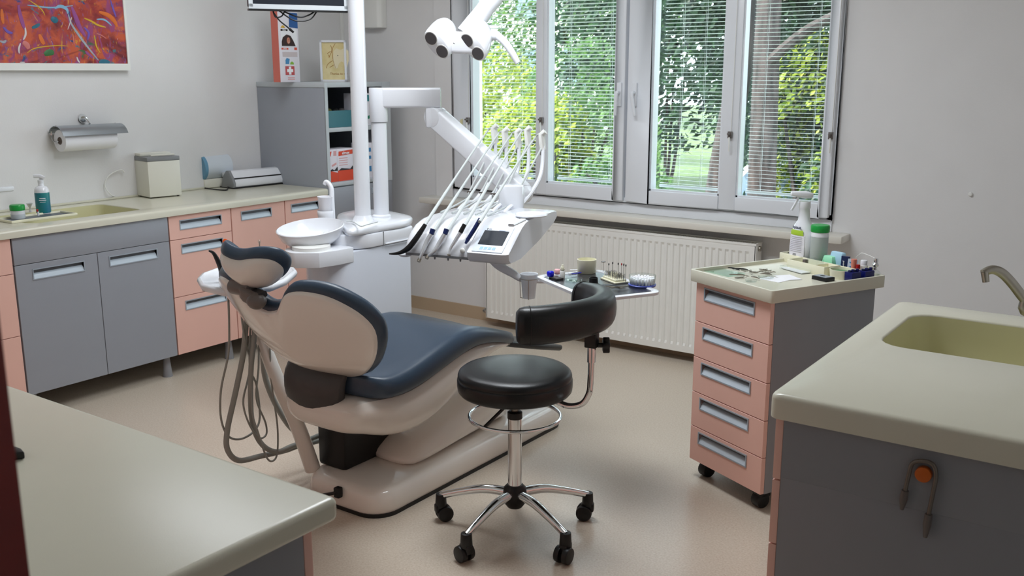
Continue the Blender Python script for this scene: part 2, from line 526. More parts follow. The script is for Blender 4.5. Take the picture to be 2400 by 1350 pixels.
M_bark = ramp_mat('tree_bark', [(.35, (34, 28, 27)), (.65, (70, 60, 58))], 7, .9, stretch=(3, 3, .6), bump=.4)
def leaves(blobs, n, size, mb=None):
    g = mb or MB()
    tot = sum(b_[3] * b_[4] * b_[5] for b_ in blobs)
    for (cx, cy, cz, rx, ry, rz) in blobs:
        for _ in range(int(n * rx * ry * rz / tot)):
            while True:
                q = Vector((random.uniform(-1, 1), random.uniform(-1, 1), random.uniform(-1, 1)))
                if .25 < q.length < 1: break
            c = Vector((cx + q.x * rx, cy + q.y * ry, cz + q.z * rz))
            if noise.noise(c * 1.6) < -.12: continue
            d = Vector((random.gauss(0, 1), random.gauss(0, 1), random.gauss(0, 1))).normalized()
            e = d.orthogonal().normalized(); f_ = d.cross(e)
            s_ = size * random.uniform(.6, 1.3)
            g.add([c - e * s_, c + f_ * s_ * .5, c + e * s_, c - f_ * s_ * .5 + d * s_ * .2], [(0, 1, 2, 3)])
    return g
def raw(mb, name, m, parent):
    off = worg(parent); me = bpy.data.meshes.new(name)
    me.from_pydata([tuple(p - off) for p in mb.v], [], mb.f); me.materials.append(m); me.update()
    o = bpy.data.objects.new(name, me); col.objects.link(o); o.parent = parent
    return o
# sunlit shrubs to the left, trees to the right
def at(u, Y): return py(u, 400, Y).x
specs = [
    # px, Y, name, label, blobs(dx,dy,z,rx,ry,rz), n, size, leafmat, trunk radius
    (1150, 13.5, 'garden_shrub', 'sunlit yellow green bush outside, behind the leftmost blind', [(0, 0, .5, 1.4, 1.0, 1.5)], 5200, .085, LM_y),
    (1260, 12.0, 'garden_shrub', 'sunlit bush outside behind the window post at the left', [(0, 0, .2, 1.0, .9, 1.2)], 3600, .08, LM_y),
    (1370, 12.8, 'garden_shrub', 'bright leafy bush outside behind the second blind from the left', [(0, 0, .4, 1.2, 1.0, 1.7)], 5200, .08, LM_g),
    (1450, 10.5, 'garden_shrub', 'low green bush outside behind the middle window posts', [(0, 0, -.1, .8, .7, .75)], 2400, .06, LM_g),
    (1930, 9.6, 'garden_shrub', 'bright yellow green bush outside behind the right end of the rightmost blind', [(0, 0, .9, .75, .6, 1.1)], 3600, .06, LM_y),
    (1590, 9.0, 'garden_shrub', 'low bush outside behind the foot of the third blind from the left', [(0, 0, -.15, .8, .6, .55)], 2600, .05, LM_g),
    (1560, 17.0, 'garden_tree', 'broad dark green tree further back behind the two trunks', [(0, 0, 2.6, 3.0, 1.2, 2.6), (2.6, .5, 2.4, 2.4, 1.2, 2.6), (-.6, 0, 4.6, 2.6, 1.2, 1.4)], 15000, .13, LM_d),
    (1300, 21.0, 'garden_tree', 'distant pale green tree outside against the bright sky', [(0, 0, 2.4, 3.4, 1.5, 1.5), (2.8, 0, 3.4, 2.2, 1.5, 1.8)], 5200, .12, LM_g),
]
for u, Y, nm, lb, blobs, n, sz, lm in specs:
    x = at(u, Y)
    t = thing(nm, lb, 'tree' if 'tree' in nm else 'bush', (x, Y, -.6), 0, 'plants outside the window')
    raw(leaves([(x + a, Y + b_, c, d, e, f_) for a, b_, c, d, e, f_ in blobs], int(n * 2.2), sz * .66), 'foliage', lm, t)
    st = MB()
    for k in range(4):
        a = k * 1.7
        st.tube(cr([(x + .05 * math.cos(a), Y + .05 * math.sin(a), -.6), (x + .2 * math.cos(a), Y + .2 * math.sin(a), .1), (x + .45 * math.cos(a), Y + .4 * math.sin(a), blobs[0][2] + .5)], 4), [.05, .03, .012], 6)
    st.build('stem', M_bark, t)
# big dark tree with two trunks and a slanting branch
def big_tree(lb, u, Y, lean, rad, crown, n, branch=None, lm=LM_d):
    x = at(u, Y)
    t = thing('garden_tree', lb, 'tree', (x, Y, -.6), 0, 'plants outside the window')
    tk = MB().tube(cr([(x, Y, -.65), (x + lean * .3, Y, .6), (x + lean * .7, Y + .05, 1.8), (x + lean, Y + .1, 3.6), (x + lean * 1.3, Y + .2, 5.5)], 6), [rad * 1.25, rad, rad * .9, rad * .7, rad * .4], 12)
    tk.build('trunk', M_bark, t)
    if branch:
        MB().tube(cr(branch, 6), [rad * .42, rad * .36, rad * .22], 8).build('branch', M_bark, t)
    raw(leaves([(x + a, Y + b_, c, d, e, f_) for a, b_, c, d, e, f_ in crown], int(n * 2), .052), 'foliage', lm, t)
big_tree('tall dark tree outside with a reddish trunk behind the third blind', 1668, 9.2, .35, .13,
         [(-.7, .9, 2.9, 1.3, .8, 1.0), (.0, 1.1, 1.7, .7, .6, .9), (.5, 1.0, 3.2, 1.0, .8, 1.0), (.1, 1.2, .5, .6, .5, .8)], 11000)
xb = at(1800, 8.4)
big_tree('old tree outside with a thick brown trunk behind the rightmost blind', 1795, 8.4, -.1, .125,
         [(.3, 1.2, 2.9, 1.2, .7, .9), (.8, .7, 2.1, .6, .5, .8), (.2, 1.3, 1.3, .8, .5, 1.0), (.4, .9, .3, .5, .4, .6)], 10000,
         [(xb - .1, 8.4, 1.62), (xb + .35, 8.3, 1.95), (xb + 1.2, 8.0, 2.25)])
# pale apartment block behind the trees
hb = thing('apartment_building', 'pale building far outside behind the trees at the left', 'building', (-22, 33, -.6), 0)
MB().box(-31, -19, 33, 38, -.6, 9).build('wall', mat('pale_render', (238, 236, 230), .9), hb)
for kx in range(5):
    for kz in range(3):
        MB().box(-30 + kx * 2.3, -28.9 + kx * 2.3, 32.95, 33.0, 1 + kz * 2.6, 2.4 + kz * 2.6).build('window', mat('far_window', (110, 130, 150), .15), hb)
# parked car behind the rightmost blind
xc, yc = at(1850, 10.5), 10.5
car = thing('car', 'white parked car outside, low behind the rightmost blind', 'car', (xc, yc, -.6))
pr = [(-1.1, -.35), (-1.05, .1), (-.6, .22), (-.3, .62), (.5, .64), (.95, .25), (1.5, .15), (1.55, -.35)]
cb = MB().prism([(a, b_) for a, b_ in pr], -.55, .55, M=Matrix.Translation((xc, yc, .0)) @ Matrix.Rotation(R(90), 4, 'X'))
cb.build('body', mat('car_paint', (225, 232, 240), .2, coat=.6), car, bevel=.05)
for sy in (-.553, .553):
    wn = MB().prism([(-.5, .26), (-.26, .55), (.44, .57), (.78, .26)], sy - .004, sy + .004, M=Matrix.Translation((xc, yc, 0)) @ Matrix.Rotation(R(90), 4, 'X'))
    wn.build('side_window', MATS['far_window'], car)
for a in (-.75, 1.05):
    for sy in (-.5, .5):
        MB().cyl((xc + a, yc + sy - .08, -.3), (xc + a, yc + sy + .08, -.3), .29, n=20).build('wheel', M_black, car)

# ================================================================== cabinets
def pull(par, x0, x1, z0, z1, yf, name='handle'):
    """recessed aluminium pull in a front whose face is the plane y = yf (local, front looks to -y)"""
    t = .005
    def rr(x0, x1, z0, z1, y): return [(x0, y, z0), (x1, y, z0), (x1, y, z1), (x0, y, z1)]
    o = MB().loft([rr(x0 - t, x1 + t, z0 - t, z1 + t, yf - .0004), rr(x0 - t, x1 + t, z0 - t, z1 + t, yf - .003), rr(x0, x1, z0, z1, yf - .003), rr(x0, x1, z0, z1, yf + .016)], cap=False).build(name, M_alu, par, world=False)
    h = z1 - z0
    pro = [(yf - .001, z0), (yf + .001, z0 + h * .12), (yf + .004, z0 + h * .30), (yf + .008, z0 + h * .46), (yf + .0155, z0 + h * .60), (yf + .0155, z0)]
    MB().loft([[(x, a, b_) for a, b_ in pro] for x in (x0, x1)]).build('grip', M_grip, o, world=False)
    MB().box(x0, x1, yf + .0155, yf + .0165, z0 + h * .5, z1).build('recess', M_aludk, o, world=False)  # shade inside the recess put into a darker handle tone
    return o
def front(par, name, x0, x1, z0, z1, m, yf=0, th=.018, hx=None, hh=.042, hdrop=.03):
    x0 += .0015; x1 -= .0015; z0 += .0015; z1 -= .0015
    if not hx: return MB().box(x0, x1, yf, yf + th, z0, z1).build(name, m, par, world=False, bevel=.0012)
    a, b_, c, d = hx[0], hx[1], z1 - hdrop - hh, z1 - hdrop
    def rr(x0, x1, z0, z1, y): return [(x0, y, z0), (x1, y, z0), (x1, y, z1), (x0, y, z1)]
    e = .001
    o = MB().loft([rr(x0, x1, z0, z1, yf + th), rr(x0, x1, z0, z1, yf + e), rr(x0 + e, x1 - e, z0 + e, z1 - e, yf), rr(a, b_, c, d, yf), rr(a, b_, c, d, yf + th)], closed=True).build(name, m, par, world=False)
    pull(o, a, b_, c, d, yf)
    return o
def cabinet(label, w_, d, z0, z1, m_front, loc, rotz, fronts, name='base_cabinet', legs=(), group=None, side=None):
    t = thing(name, label, 'cabinet', loc, rotz, group)
    MB().box(0, w_, .0185, d, z0, .715 if 'sink' in label else z1).build('body', side or M_greylite, t, world=False, bevel=.001)
    for (kind, a, b_, c, e, hx) in fronts:
        front(t, kind, a, b_, c, e, m_front, hx=hx)
    for lx, ly in legs:
        MB().lathe([(.017, z0), (.017, z0 - .02), (.024, .02), (.026, 0)], (lx, ly, 0), 16).build('leg', M_greyside, t, world=False)
    return t
XF = -4.349
GL = 'cabinets along the left wall'
cabinet('pale pink drawer cabinet at the far left, partly behind the red door frame', .6, .58, .118, .862, M_pink, (XF, 1.655, 0), 90,
        [('drawer', 0, .6, .70, .862, (.12, .48)), ('drawer', 0, .6, .41, .70, (.12, .48)), ('drawer', 0, .6, .118, .41, (.16, .44))], legs=((.05, .06), (.05, .5)), group=GL)
cabinet('grey sink cabinet with two doors under the left worktop', .82, .58, .118, .862, M_grey, (XF, 2.26, 0), 90,
        [('drawer_front', 0, .82, .735, .862, None), ('door', 0, .41, .118, .735, (.085, .335)), ('door', .41, .82, .118, .735, (.475, .74))], legs=((.05, .06), (.05, .5), (.79, .06), (.79, .5)), group=GL)
cabinet('narrow pink cabinet with three drawers right of the grey doors', .4, .58, .118, .862, M_pink, (XF, 3.084, 0), 90,
        [('drawer', 0, .4, .735, .862, (.07, .33)), ('drawer', 0, .4, .43, .735, (.07, .33)), ('drawer', 0, .4, .118, .43, (.07, .33))], legs=((.375, .06), (.375, .5)), group=GL)
cabinet('pink door cabinet between the three drawers and the corner cabinet', .385, .58, .118, .862, M_pink, (XF, 3.487, 0), 90,
        [('door', 0, .385, .118, .862, (.07, .28))], legs=((.35, .5),), group=GL)
cabinet('last pink cabinet of the left run, touching the tall grey corner cabinet', .345, .58, .118, .862, M_pink, (XF, 3.875, 0), 90,
        [('door', 0, .345, .118, .862, (.05, .26))], legs=((.32, .06), (.32, .5)), group=GL)

def slab_with_sink(x0, x1, y0, y1, z0, z1, sx0, sx1, sy0, sy1, sr, depth, r=.012, rc=.02):
    """worktop slab with a rounded sink cut-out and the moulded basin; returns (slab, basin)"""
    bm_out = rrect(x0, x1, y0, y1, rc, 4)
    inner = rrect(sx0, sx1, sy0, sy1, sr, 4)
    g = MB()
    n = len(bm_out)
    def ring(poly, z, inset, cx, cy):
        return [(x + (inset if x < cx else -inset), y + (inset if y < cy else -inset), z) for x, y in poly]
    cx, cy = (x0 + x1) / 2, (y0 + y1) / 2
    rings = []
    ix, iy = (sx0 + sx1) / 2, (sy0 + sy1) / 2
    rings.append([(x, y, z0) for x, y in inner])
    rings.append([(x, y, z0) for x, y in bm_out])
    for k in range(5):
        a = math.pi / 2 * k / 4
        rings.append(ring(bm_out, z1 - r + r * math.sin(a), r * (1 - math.cos(a)), cx, cy))
    for k in range(4):
        a = math.pi / 2 * k / 3
        rings.append(ring(inner, z1 - .006 * (1 - math.cos(a)), -(.006 - .006 * math.sin(a)), ix, iy))
    g.loft(rings, closed=True)
    b_ = MB()
    br = [[(x, y, z1 - .006) for x, y in inner]]
    for zz, ins in ((z1 - .06, .006), (z1 - depth + .04, .014), (z1 - depth + .012, .026), (z1 - depth, .05)):
        br.append([(ix + (x - ix) * (1 - ins / (sx1 - ix)), iy + (y - iy) * (1 - ins / (sy1 - iy)), zz) for x, y in inner])
    outer = [[(ix + (x - ix) * 1.012, iy + (y - iy) * 1.012, z - .004) for x, y, z in r_] for r_ in br]
    b_.loft(list(reversed(outer)) + br, cap=True)
    return g, b_
wt, bs = slab_with_sink(-4.948, -4.333, 1.60, 4.221, .864, .90, -4.86, -4.46, 2.42, 3.02, .05, .17)
t = thing('worktop', 'long cream worktop with moulded sink along the left wall', 'worktop', (XF, 1.6, .864))
wt.build('slab', M_top, t, angle=50)
bs.build('sink_basin', M_sink, t)
MB().lathe([(.0, .002), (.03, .002), (.032, 0)], (-4.66, 2.72, .731), 20).build('drain', M_steel, t)
MB().box(-4.948, -4.940, 1.6, 4.221, .9, .912).build('upstand', M_top, t, bevel=.002)

# ---- tall grey corner cabinet: drawers below, open shelves above
YC = 4.226
t = thing('corner_cabinet', 'tall light grey cabinet with open shelves in the room corner', 'cabinet', (XF, YC, 0))
W = 4.80 - YC
for ya_, yb_ in ((YC, YC + .018), (YC + W - .07, YC + W)): MB().box(-4.947, XF, ya_, yb_, .12, 1.526).build('side_panel', M_grey, t, bevel=.001)
for ya_, yb_ in ((YC, YC + .022), (YC + W - .075, YC + W)): MB().box(XF - .003, XF + .004, ya_, yb_, .9, 1.526).build('front_edge', M_greylite, t)
MB().box(-4.947, XF + .003, YC - .004, YC + W + .004, 1.50, 1.53).build('top_panel', M_greylite, t, bevel=.002)
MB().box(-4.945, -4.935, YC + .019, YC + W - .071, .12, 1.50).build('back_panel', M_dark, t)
for z in (1.235, .905): MB().box(-4.935, XF + .002, YC + .018, YC + W - .07, z, z + .024).build('shelf', M_greylite, t, bevel=.001)
MB().box(-4.935, XF - .02, YC + .018, YC + W - .07, .12, .905).build('body', M_greylite, t)
for k in range(4):
    z1_ = .90 - k * .195
    o = MB().box(XF - .018, XF + .001, YC + .002, YC + W - .002, z1_ - .192, z1_ - .003).build('drawer', M_grey, t, bevel=.001)
    h = MB().box(XF, XF + .006, YC + .38, YC + .47, z1_ - .07, z1_ - .035)
    h.build('handle', M_alu, o, bevel=.001)

# ================================================================== foreground: left counter, right counter with sink, drawer cart
xl1, yl1 = -1.122, 1.088
t = thing('counter', 'cream topped counter in the left foreground', 'counter', (-3.0, .8, 0))
MB().prism(rrect(-4.9, xl1, YF + .004, yl1, .016, 5), .858, .90).build('worktop', M_top, t, bevel=.012, seg=4)
MB().box(-4.88, xl1 - .045, YF + .01, yl1 - .045, .1, .858).build('body', M_greyside, t, bevel=.001)
MB().box(-4.86, xl1 - .07, YF + .05, yl1 - .09, 0, .1).build('plinth', M_dark, t)
for k in range(6):
    a = xl1 - .045 - .62 * k
    for (za, zb) in ((.60, .855), (.35, .598), (.10, .348)):
        MB().box(a - .617, a, yl1 - .044, yl1 - .025, za, zb).build('drawer', M_pink if zb > 0 else M_pink, t, bevel=.0015)
# right counter
xr0, yr0, yr1 = -.733, 2.032, 3.134
t = thing('sink_counter', 'cream sink counter with grey end panel in the right foreground', 'counter', (-.1, 2.5, 0))
g, b_ = slab_with_sink(xr0, XR - .005, yr0, yr1, .842, .90, -.652, -.10, 2.585, 3.00, .075, .18, r=.014, rc=.025)
g.build('worktop', M_top, t, angle=50)
b_.build('sink_basin', M_sink, t)
MB().box(xr0 + .032, XR - .01, yr0 + .018, yr1 - .02, .09, .70).build('body', M_greyside, t, bevel=.001)
MB().box(xr0 + .032, XR - .01, yr0 + .018, yr0 + .036, .70, .842).build('end_panel', M_greyside, t)
MB().box(xr0 + .032, XR - .01, yr1 - .038, yr1 - .02, .70, .842).build('end_panel', M_greyside, t)
MB().box(xr0 + .07, XR - .01, yr0 + .05, yr1 - .05, 0, .09).build('plinth', M_dark, t)
for (za, zb) in ((.693, .84), (.535, .690), (.31, .532), (.09, .307)):
    for (ya, yb) in ((yr0 + .018, yr0 + .56), (yr0 + .563, yr1 - .02)):
        o = MB().box(xr0 + .013, xr0 + .0315, ya, yb, za, zb).build('drawer', M_pink, t, bevel=.0015)
# folded grey hook with orange disc on the end panel
yp = yr0 + .017
hp = [py(u, v, yp) for u, v in ((2117, 1185), (2125, 1145), (2133, 1110), (2142, 1082), (2166, 1076), (2190, 1085), (2197, 1110), (2190, 1150), (2180, 1200), (2172, 1250))]
t = thing('wall_hook', 'grey double hook with orange disc on the right counter end panel', 'hook', (hp[4].x, yp, hp[4].z))
MB().tube([p + Vector((0, -.012, 0)) for p in cr(hp, 5)], .0045, 10).build('wire', M_hookgrey, t)
for a, b_ in ((hp[0], hp[1]), (hp[9], hp[8])):
    MB().tube([a + Vector((0, -.012, -.004)), a.lerp(b_, .5) + Vector((0, -.012, 0)), b_ + Vector((0, -.012, 0))], [.004, .0085, .0075], 10).build('tip_sleeve', M_taupe, t)
pc = py(2167, 1108, yp)
MB().cyl(pc + Vector((0, 0, 0)), pc + Vector((0, -.016, 0)), .0165, n=28).build('disc', M_orange, t, bevel=.002)
# right tap
t = thing('faucet', 'brushed metal tap arching over the right foreground sink', 'tap', (.06, 2.88, .9))
q = [pp(u, v, (-.15, 2.85, 1), FWD) for u, v in ((2303, 640), (2325, 632), (2348, 640), (2372, 664), (2400, 700), (2440, 745))]
dp = q[0] + Vector((0, 0, -.002))
MB().tube(cr([q[0], q[1], q[2], q[3], q[4], q[5], Vector((.06, 2.88, q[5].z - .05)), Vector((.06, 2.88, .905))], 6), [.0095, .0115, .0125, .0125, .0125, .013, .014, .015], 14).build('spout', M_steel, t)
MB().cyl(q[0] + Vector((.004, 0, .004)), q[0] + Vector((.01, 0, -.022)), .0095, .0085).build('aerator', M_steel, t)
MB().lathe([(.024, 0), (.024, .02), (.02, .05)], (.06, 2.88, .9), 20).build('base', M_steel, t)

# ---- drawer cart
CR = -26.0
ca = Vector((-1.585, 3.442, 0))
t = thing('drawer_cart', 'pink five drawer cart on casters with cream tray top', 'cart', ca, CR)
TW, TD = .452, .568
TZ = .850
# tray top with a raised lip
tp = MB()
o_ = rrect(0, TW, 0, TD, .012, 4); i_ = rrect(.012, TW - .012, .012, TD - .012, .01, 4)
tp.loft([[(x, y, TZ - .046) for x, y in o_], [(x, y, TZ) for x, y in o_], [(x, y, TZ) for x, y in i_], [(x, y, TZ - .014) for x, y in i_]])
tp.build('tray_top', M_top, t, world=False, bevel=.002)
bx0, bx1, by0, by1 = .022, TW - .02, .036, TD - .03
MB().box(bx0, bx1, by0, by1, .075, TZ - .046).build('body', M_greyside, t, world=False, bevel=.001)
zz = [.075, .218, .361, .504, .647, .802]
for k in range(5):
    front(t, 'drawer', bx0, bx1, zz[k], zz[k + 1], M_pink, yf=by0 - .019, hx=(bx0 + .055, bx1 - .085), hh=.04, hdrop=.018)
for cx_, cy_ in ((bx0 + .04, by0 + .04), (bx1 - .05, by0 + .03), (bx0 + .04, by1 - .05), (bx1 - .05, by1 - .05)):
    c = MB().cyl((cx_ - .02, cy_, .03), (cx_ + .02, cy_, .03), .03, n=20).build('caster', M_black, t, world=False, bevel=.004)
    MB().box(cx_ - .024, cx_ + .024, cy_ - .02, cy_ + .03, .045, .075).build('caster_fork', M_black, c, world=False, bevel=.006)
CART = t
CM = Matrix.Translation(ca) @ Matrix.Rotation(R(CR), 4, 'Z')

# ---- radiator
t = thing('radiator', 'cream panel radiator with vertical ribs under the window', 'radiator', (-2.8, 4.9, .06))
rx0, rx1, rz0, rz1 = -3.64, -1.872, .06, .705
n_ = 45
g = MB()
rings = []
xs = []
for k in range(n_):
    a = rx0 + .03 + (rx1 - rx0 - .06) * k / n_; p = (rx1 - rx0 - .06) / n_
    xs += [(a, 0), (a + p * .2, -.0), (a + p * .32, .007), (a + p * .68, .007), (a + p * .8, 0)]
xs.append((rx1 - .03, 0))
for yb_ in (4.872, 4.95):
    vs = []
    for zi, (z, sc_) in enumerate(((rz0, 0), (rz0 + .035, 0), (rz0 + .05, 1), (rz1 - .05, 1), (rz1 - .036, 0), (rz1, 0))):
        vs.append([(rx0, yb_, z)] + [(x, yb_ + d * sc_, z) for x, d in xs] + [(rx1, yb_, z)])
    m_ = len(vs[0])
    flat = [p for r_ in vs for p in r_]
    g.add(flat, [(i * m_ + j, i * m_ + j + 1, (i + 1) * m_ + j + 1, (i + 1) * m_ + j) for i in range(5) for j in range(m_ - 1)])
g.build('panel', M_rad, t, angle=25)
for a_, b_ in ((rx0, rx0 + .012), (rx1 - .012, rx1)): MB().box(a_, b_, 4.872, 4.955, rz0, rz1 + .008).build('side_cover', M_rad, t, bevel=.004)
g = MB().box(rx0, rx1, 4.870, 4.878, rz1 - .004, rz1 + .008).box(rx0, rx1, 4.949, 4.957, rz1 - .004, rz1 + .008)
for k in range(110):
    a = rx0 + .014 + (rx1 - rx0 - .03) * k / 110
    g.box(a, a + .005, 4.878, 4.949, rz1 - .001, rz1 + .004)
g.build('top_grille', M_rad, t)
v_ = py(1762, 582, 4.9)
MB().cyl((rx1 - .002, 4.91, v_.z), (rx1 + .012, 4.91, v_.z), .014).build('vent_plug', M_steel, t, bevel=.002)
MB().tube(cr([(rx0 + .02, 4.91, rz0 + .02), (rx0 - .03, 4.9, rz0 + .03), (rx0 - .05, 4.93, rz0 + .03), (rx0 - .05, 4.985, rz0 + .03)], 5), .011, 10).build('valve', M_steel, t)
for a_ in (rx0 + .2, rx1 - .24): MB().box(a_, a_ + .04, 4.955, 4.998, .2, .6).build('bracket', M_rad, t)
# wall plug stub on the back wall
p = py(2275, 455, YW)
tag(MB().cyl((p.x, YW, p.z), (p.x, YW - .012, p.z), .011, .008, n=16).build('wall_plug', M_whitem, origin=p, bevel=.002), 'small white wall plug on the bare wall right of the window', 'wall plug')

# ================================================================== dental chair
def sweep(mb, pts, sec, upv=(0, 0, 1), scales=None):
    """sweep a 2D section (side, up) along pts, keeping upv up"""
    P = [V(p) for p in pts]; rings = []
    for i, p in enumerate(P):
        t_ = (P[min(i + 1, len(P) - 1)] - P[max(i - 1, 0)]).normalized()
        u_ = V(upv); u_ = (u_ - t_ * u_.dot(t_)).normalized(); s_ = t_.cross(u_)
        k = scales[i] if scales else 1
        rings.append([p + s_ * (a * k) + u_ * (b_ * k) for a, b_ in sec])
    return mb.loft(rings)
XC = -2.42
BA = R(55)
BO = Vector((XC, 2.45, .45)); BV = Vector((0, -math.cos(BA), math.sin(BA))); BN = Vector((0, -math.sin(BA), -math.cos(BA)))
CH = thing('dental_chair', 'slate blue reclined dental chair with white shell on a long white base', 'dental chair', (-2.48, 2.95, 0))
half = [(0, .558), (.05, .568), (.085, .598), (.12, .632), (.16, .645), (.21, .638), (.265, .610), (.31, .560), (.342, .50), (.352, .43), (.325, .345), (.272, .265), (.195, .19), (.12, .14), (.055, .112), (0, .10)]
hs = [(p.x, p.y) for p in cr([(a, b_, 0) for a, b_ in half], 3)]
outl = hs + [(-a, b_) for a, b_ in reversed(hs[1:-1])]
def boff(u, v):
    k = min(1, max(0, (v - .08) / .27)); k = k * k * (3 - 2 * k)
    return .10 * k * (1 - min(1, abs(u) / .36) ** 1.5)
CC = (0, .36)
def bring(ins, o, flat=0.0):
    out = []
    for (a, b_) in outl:
        da, db = a - CC[0], b_ - CC[1]; d = math.hypot(da, db)
        k = max(0.02, (d - ins) / d) if ins < .5 else 0
        u, v = CC[0] + da * k, CC[1] + db * k
        out.append(BO + Vector((1, 0, 0)) * u + BV * v + BN * (boff(u, v) + o))
    return out
def bringk(k, o, ins):
    out = []
    for (a, b_) in outl:
        da, db = a - CC[0], b_ - CC[1]; d = math.hypot(da, db); kk = (d - ins) / d * k
        u, v = CC[0] + da * kk, CC[1] + db * kk
        out.append(BO + Vector((1, 0, 0)) * u + BV * v + BN * (boff(u, v) + o))
    return out
up = MB().loft([bringk(.05, -.05, .03), bringk(.6, -.055, .03), bring(.05, -.068), bring(.02, -.062), bring(.004, -.048), bring(0, -.034), bring(.003, -.018), bring(.014, -.008), bring(.03, -.002), bringk(.9, -.004, .03)])
up.build('backrest_cushion', M_uphol, CH, angle=80)
shl = MB().loft([bringk(.9, -.01, .03), bring(.016, -.010), bring(.018, .002), bring(.026, .008), bringk(.92, .012, .034), bringk(.8, .017, .034), bringk(.6, .022, .034), bringk(.4, .025, .034), bringk(.2, .027, .034), bringk(.03, .027, .034)])
shl.build('backrest_shell', M_shell, CH, angle=80)
# hinge cover (curved black plate from the shell's foot down to the seat)
tl = MB()
st = [(2.318, .600, .13), (2.285, .56, .15), (2.262, .51, .148), (2.262, .455, .14), (2.28, .41, .13), (2.31, .37, .118), (2.345, .335, .105)]
rg = []
for (y, z, hw) in st:
    rg.append([(XC - .080 + u, y + .035 * (abs(u) / hw) ** 2, z + .004) for u in (-hw, -hw * .7, -hw * .3, hw * .3, hw * .7, hw)] + [(XC - .080 + u, y + .035 * (abs(u) / hw) ** 2 + .05, z + .03) for u in (hw, hw * .7, hw * .3, -hw * .3, -hw * .7, -hw)])
tl.loft(rg); tl.build('hinge_cover', M_dkplastic, CH, sub=1, angle=70)
MB().cyl((XC - .11, 2.42, .41), (XC + .11, 2.42, .41), .05, n=20).build('hinge', M_black, CH, bevel=.004)
# seat cushion
XS = -2.465
def seat_ring(y, zb, zt, hw, r=.032, dip=.012):
    out = []
    n = 7
    h = zt - zb; rr = min(r, h * .48)
    pts = []
    for k in range(n + 1):                       # top from far to near with a shallow dip
        a = -1 + 2 * k / n
        pts.append((a * (hw - rr), zt - dip * (1 - a * a)))
    for k in range(1, 6): a = R(90 - 180 * k / 6); pts.append((hw - rr + rr * math.cos(a), (zt + zb) / 2 + (h / 2) * math.sin(a)))
    for k in range(n + 1): a = 1 - 2 * k / n; pts.append((a * (hw - rr), zb))
    for k in range(1, 6): a = R(270 - 180 * k / 6); pts.append((-(hw - rr) + rr * math.cos(a), (zt + zb) / 2 + (h / 2) * math.sin(a)))
    return [(XS + a, y, b_) for a, b_ in pts]
ss = [(2.345, .50, .552, .06), (2.352, .49, .560, .11), (2.37, .482, .562, .17), (2.395, .474, .560, .215), (2.44, .468, .552, .24), (2.525, .466, .56, .248), (2.64, .488, .588, .25), (2.745, .512, .616, .25), (2.85, .538, .632, .248), (2.93, .548, .632, .246), (3.02, .54, .608, .24), (3.12, .518, .575, .228), (3.22, .487, .54, .208), (3.27, .470, .522, .17), (3.305, .462, .505, .12), (3.318, .463, .490, .06)]
MB().loft([seat_ring(*a) for a in ss]).build('seat_cushion', M_uphol, CH, sub=1, angle=80)
def shell_ring(y, zl, zt, hw, k=.7):
    hh = zt - zl; out = []
    for a, b_ in ((-1, 1), (-1, .55), (-.93, .22), (-k, .02), (-k * .5, 0), (k * .5, 0), (k, .02), (.93, .22), (1, .55), (1, 1), (.4, 1), (-.4, 1)):
        out.append((XS + a * hw, y, zl + hh * b_))
    return out
sh_ = [(2.275, .40, .44, .09), (2.285, .375, .46, .15), (2.315, .35, .478, .18), (2.38, .335, .482, .20), (2.47, .298, .474, .222), (2.57, .28, .475, .23), (2.67, .282, .50, .232), (2.77, .31, .524, .232), (2.87, .365, .545, .23), (2.97, .43, .55, .226), (3.08, .475, .535, .215), (3.2, .472, .502, .19), (3.3, .447, .47, .15)]
MB().loft([shell_ring(*a) for a in sh_]).build('seat_shell', M_shell, CH, sub=1, angle=80)
# foot plate
fp = MB()
sweep(fp, [(XS, 3.10, .52), (XS, 3.3, .462), (XS, 3.50, .405), (XS, 3.66, .362), (XS, 3.685, .356)], [(a, b_) for a, b_ in rrect(-.165, .165, -.015, .012, .012, 4)], scales=[.8, 1, 1, .97, .9])
fp.build('foot_plate', M_black, CH)
# base
bp_ = rrect(-2.70, -2.283, 2.405, 3.68, .10, 8)
bs2 = MB()
cxb, cyb = -2.49, 3.0
def binset(d, z): return [(x + (d if x < cxb else -d), y + (d if y < cyb else -d), z) for x, y in bp_]
bs2.loft([binset(.004, .014), binset(0, .03), binset(.002, .06), binset(.008, .082), binset(.022, .096), binset(.045, .101), binset(.09, .103)])
bs2.build('base', M_shell, CH, angle=60)
MB().prism([(x, y) for x, y, z in binset(0, 0)], 0, .014).build('base_seal', M_black, CH)
lf = MB()
lf.box(-2.69, -2.545, 2.50, 2.80, .10, .36).build('lift_bellows', M_black, CH, bevel=.015)
cv = MB()
sec = [(-1, 0), (-1, .5), (-.8, .9), (-.4, 1), (.4, 1), (.8, .9), (1, .5), (1, 0)]
cv.loft([[(-2.47 + a * hw, y, .098 + b_ * h) for a, b_ in sec] for y, hw, h in ((2.66, .10, .03), (2.72, .125, .07), (2.85, .135, .12), (3.05, .13, .17), (3.2, .12, .2), (3.3, .10, .13), (3.38, .08, .03))])
cv.build('lift_cover', M_shell, CH, sub=1, angle=80)
ar = MB()
sweep(ar, [(-2.47, 2.78, .20), (-2.47, 2.95, .33), (-2.47, 3.05, .43)], rrect(-.09, .09, -.05, .05, .02, 4))

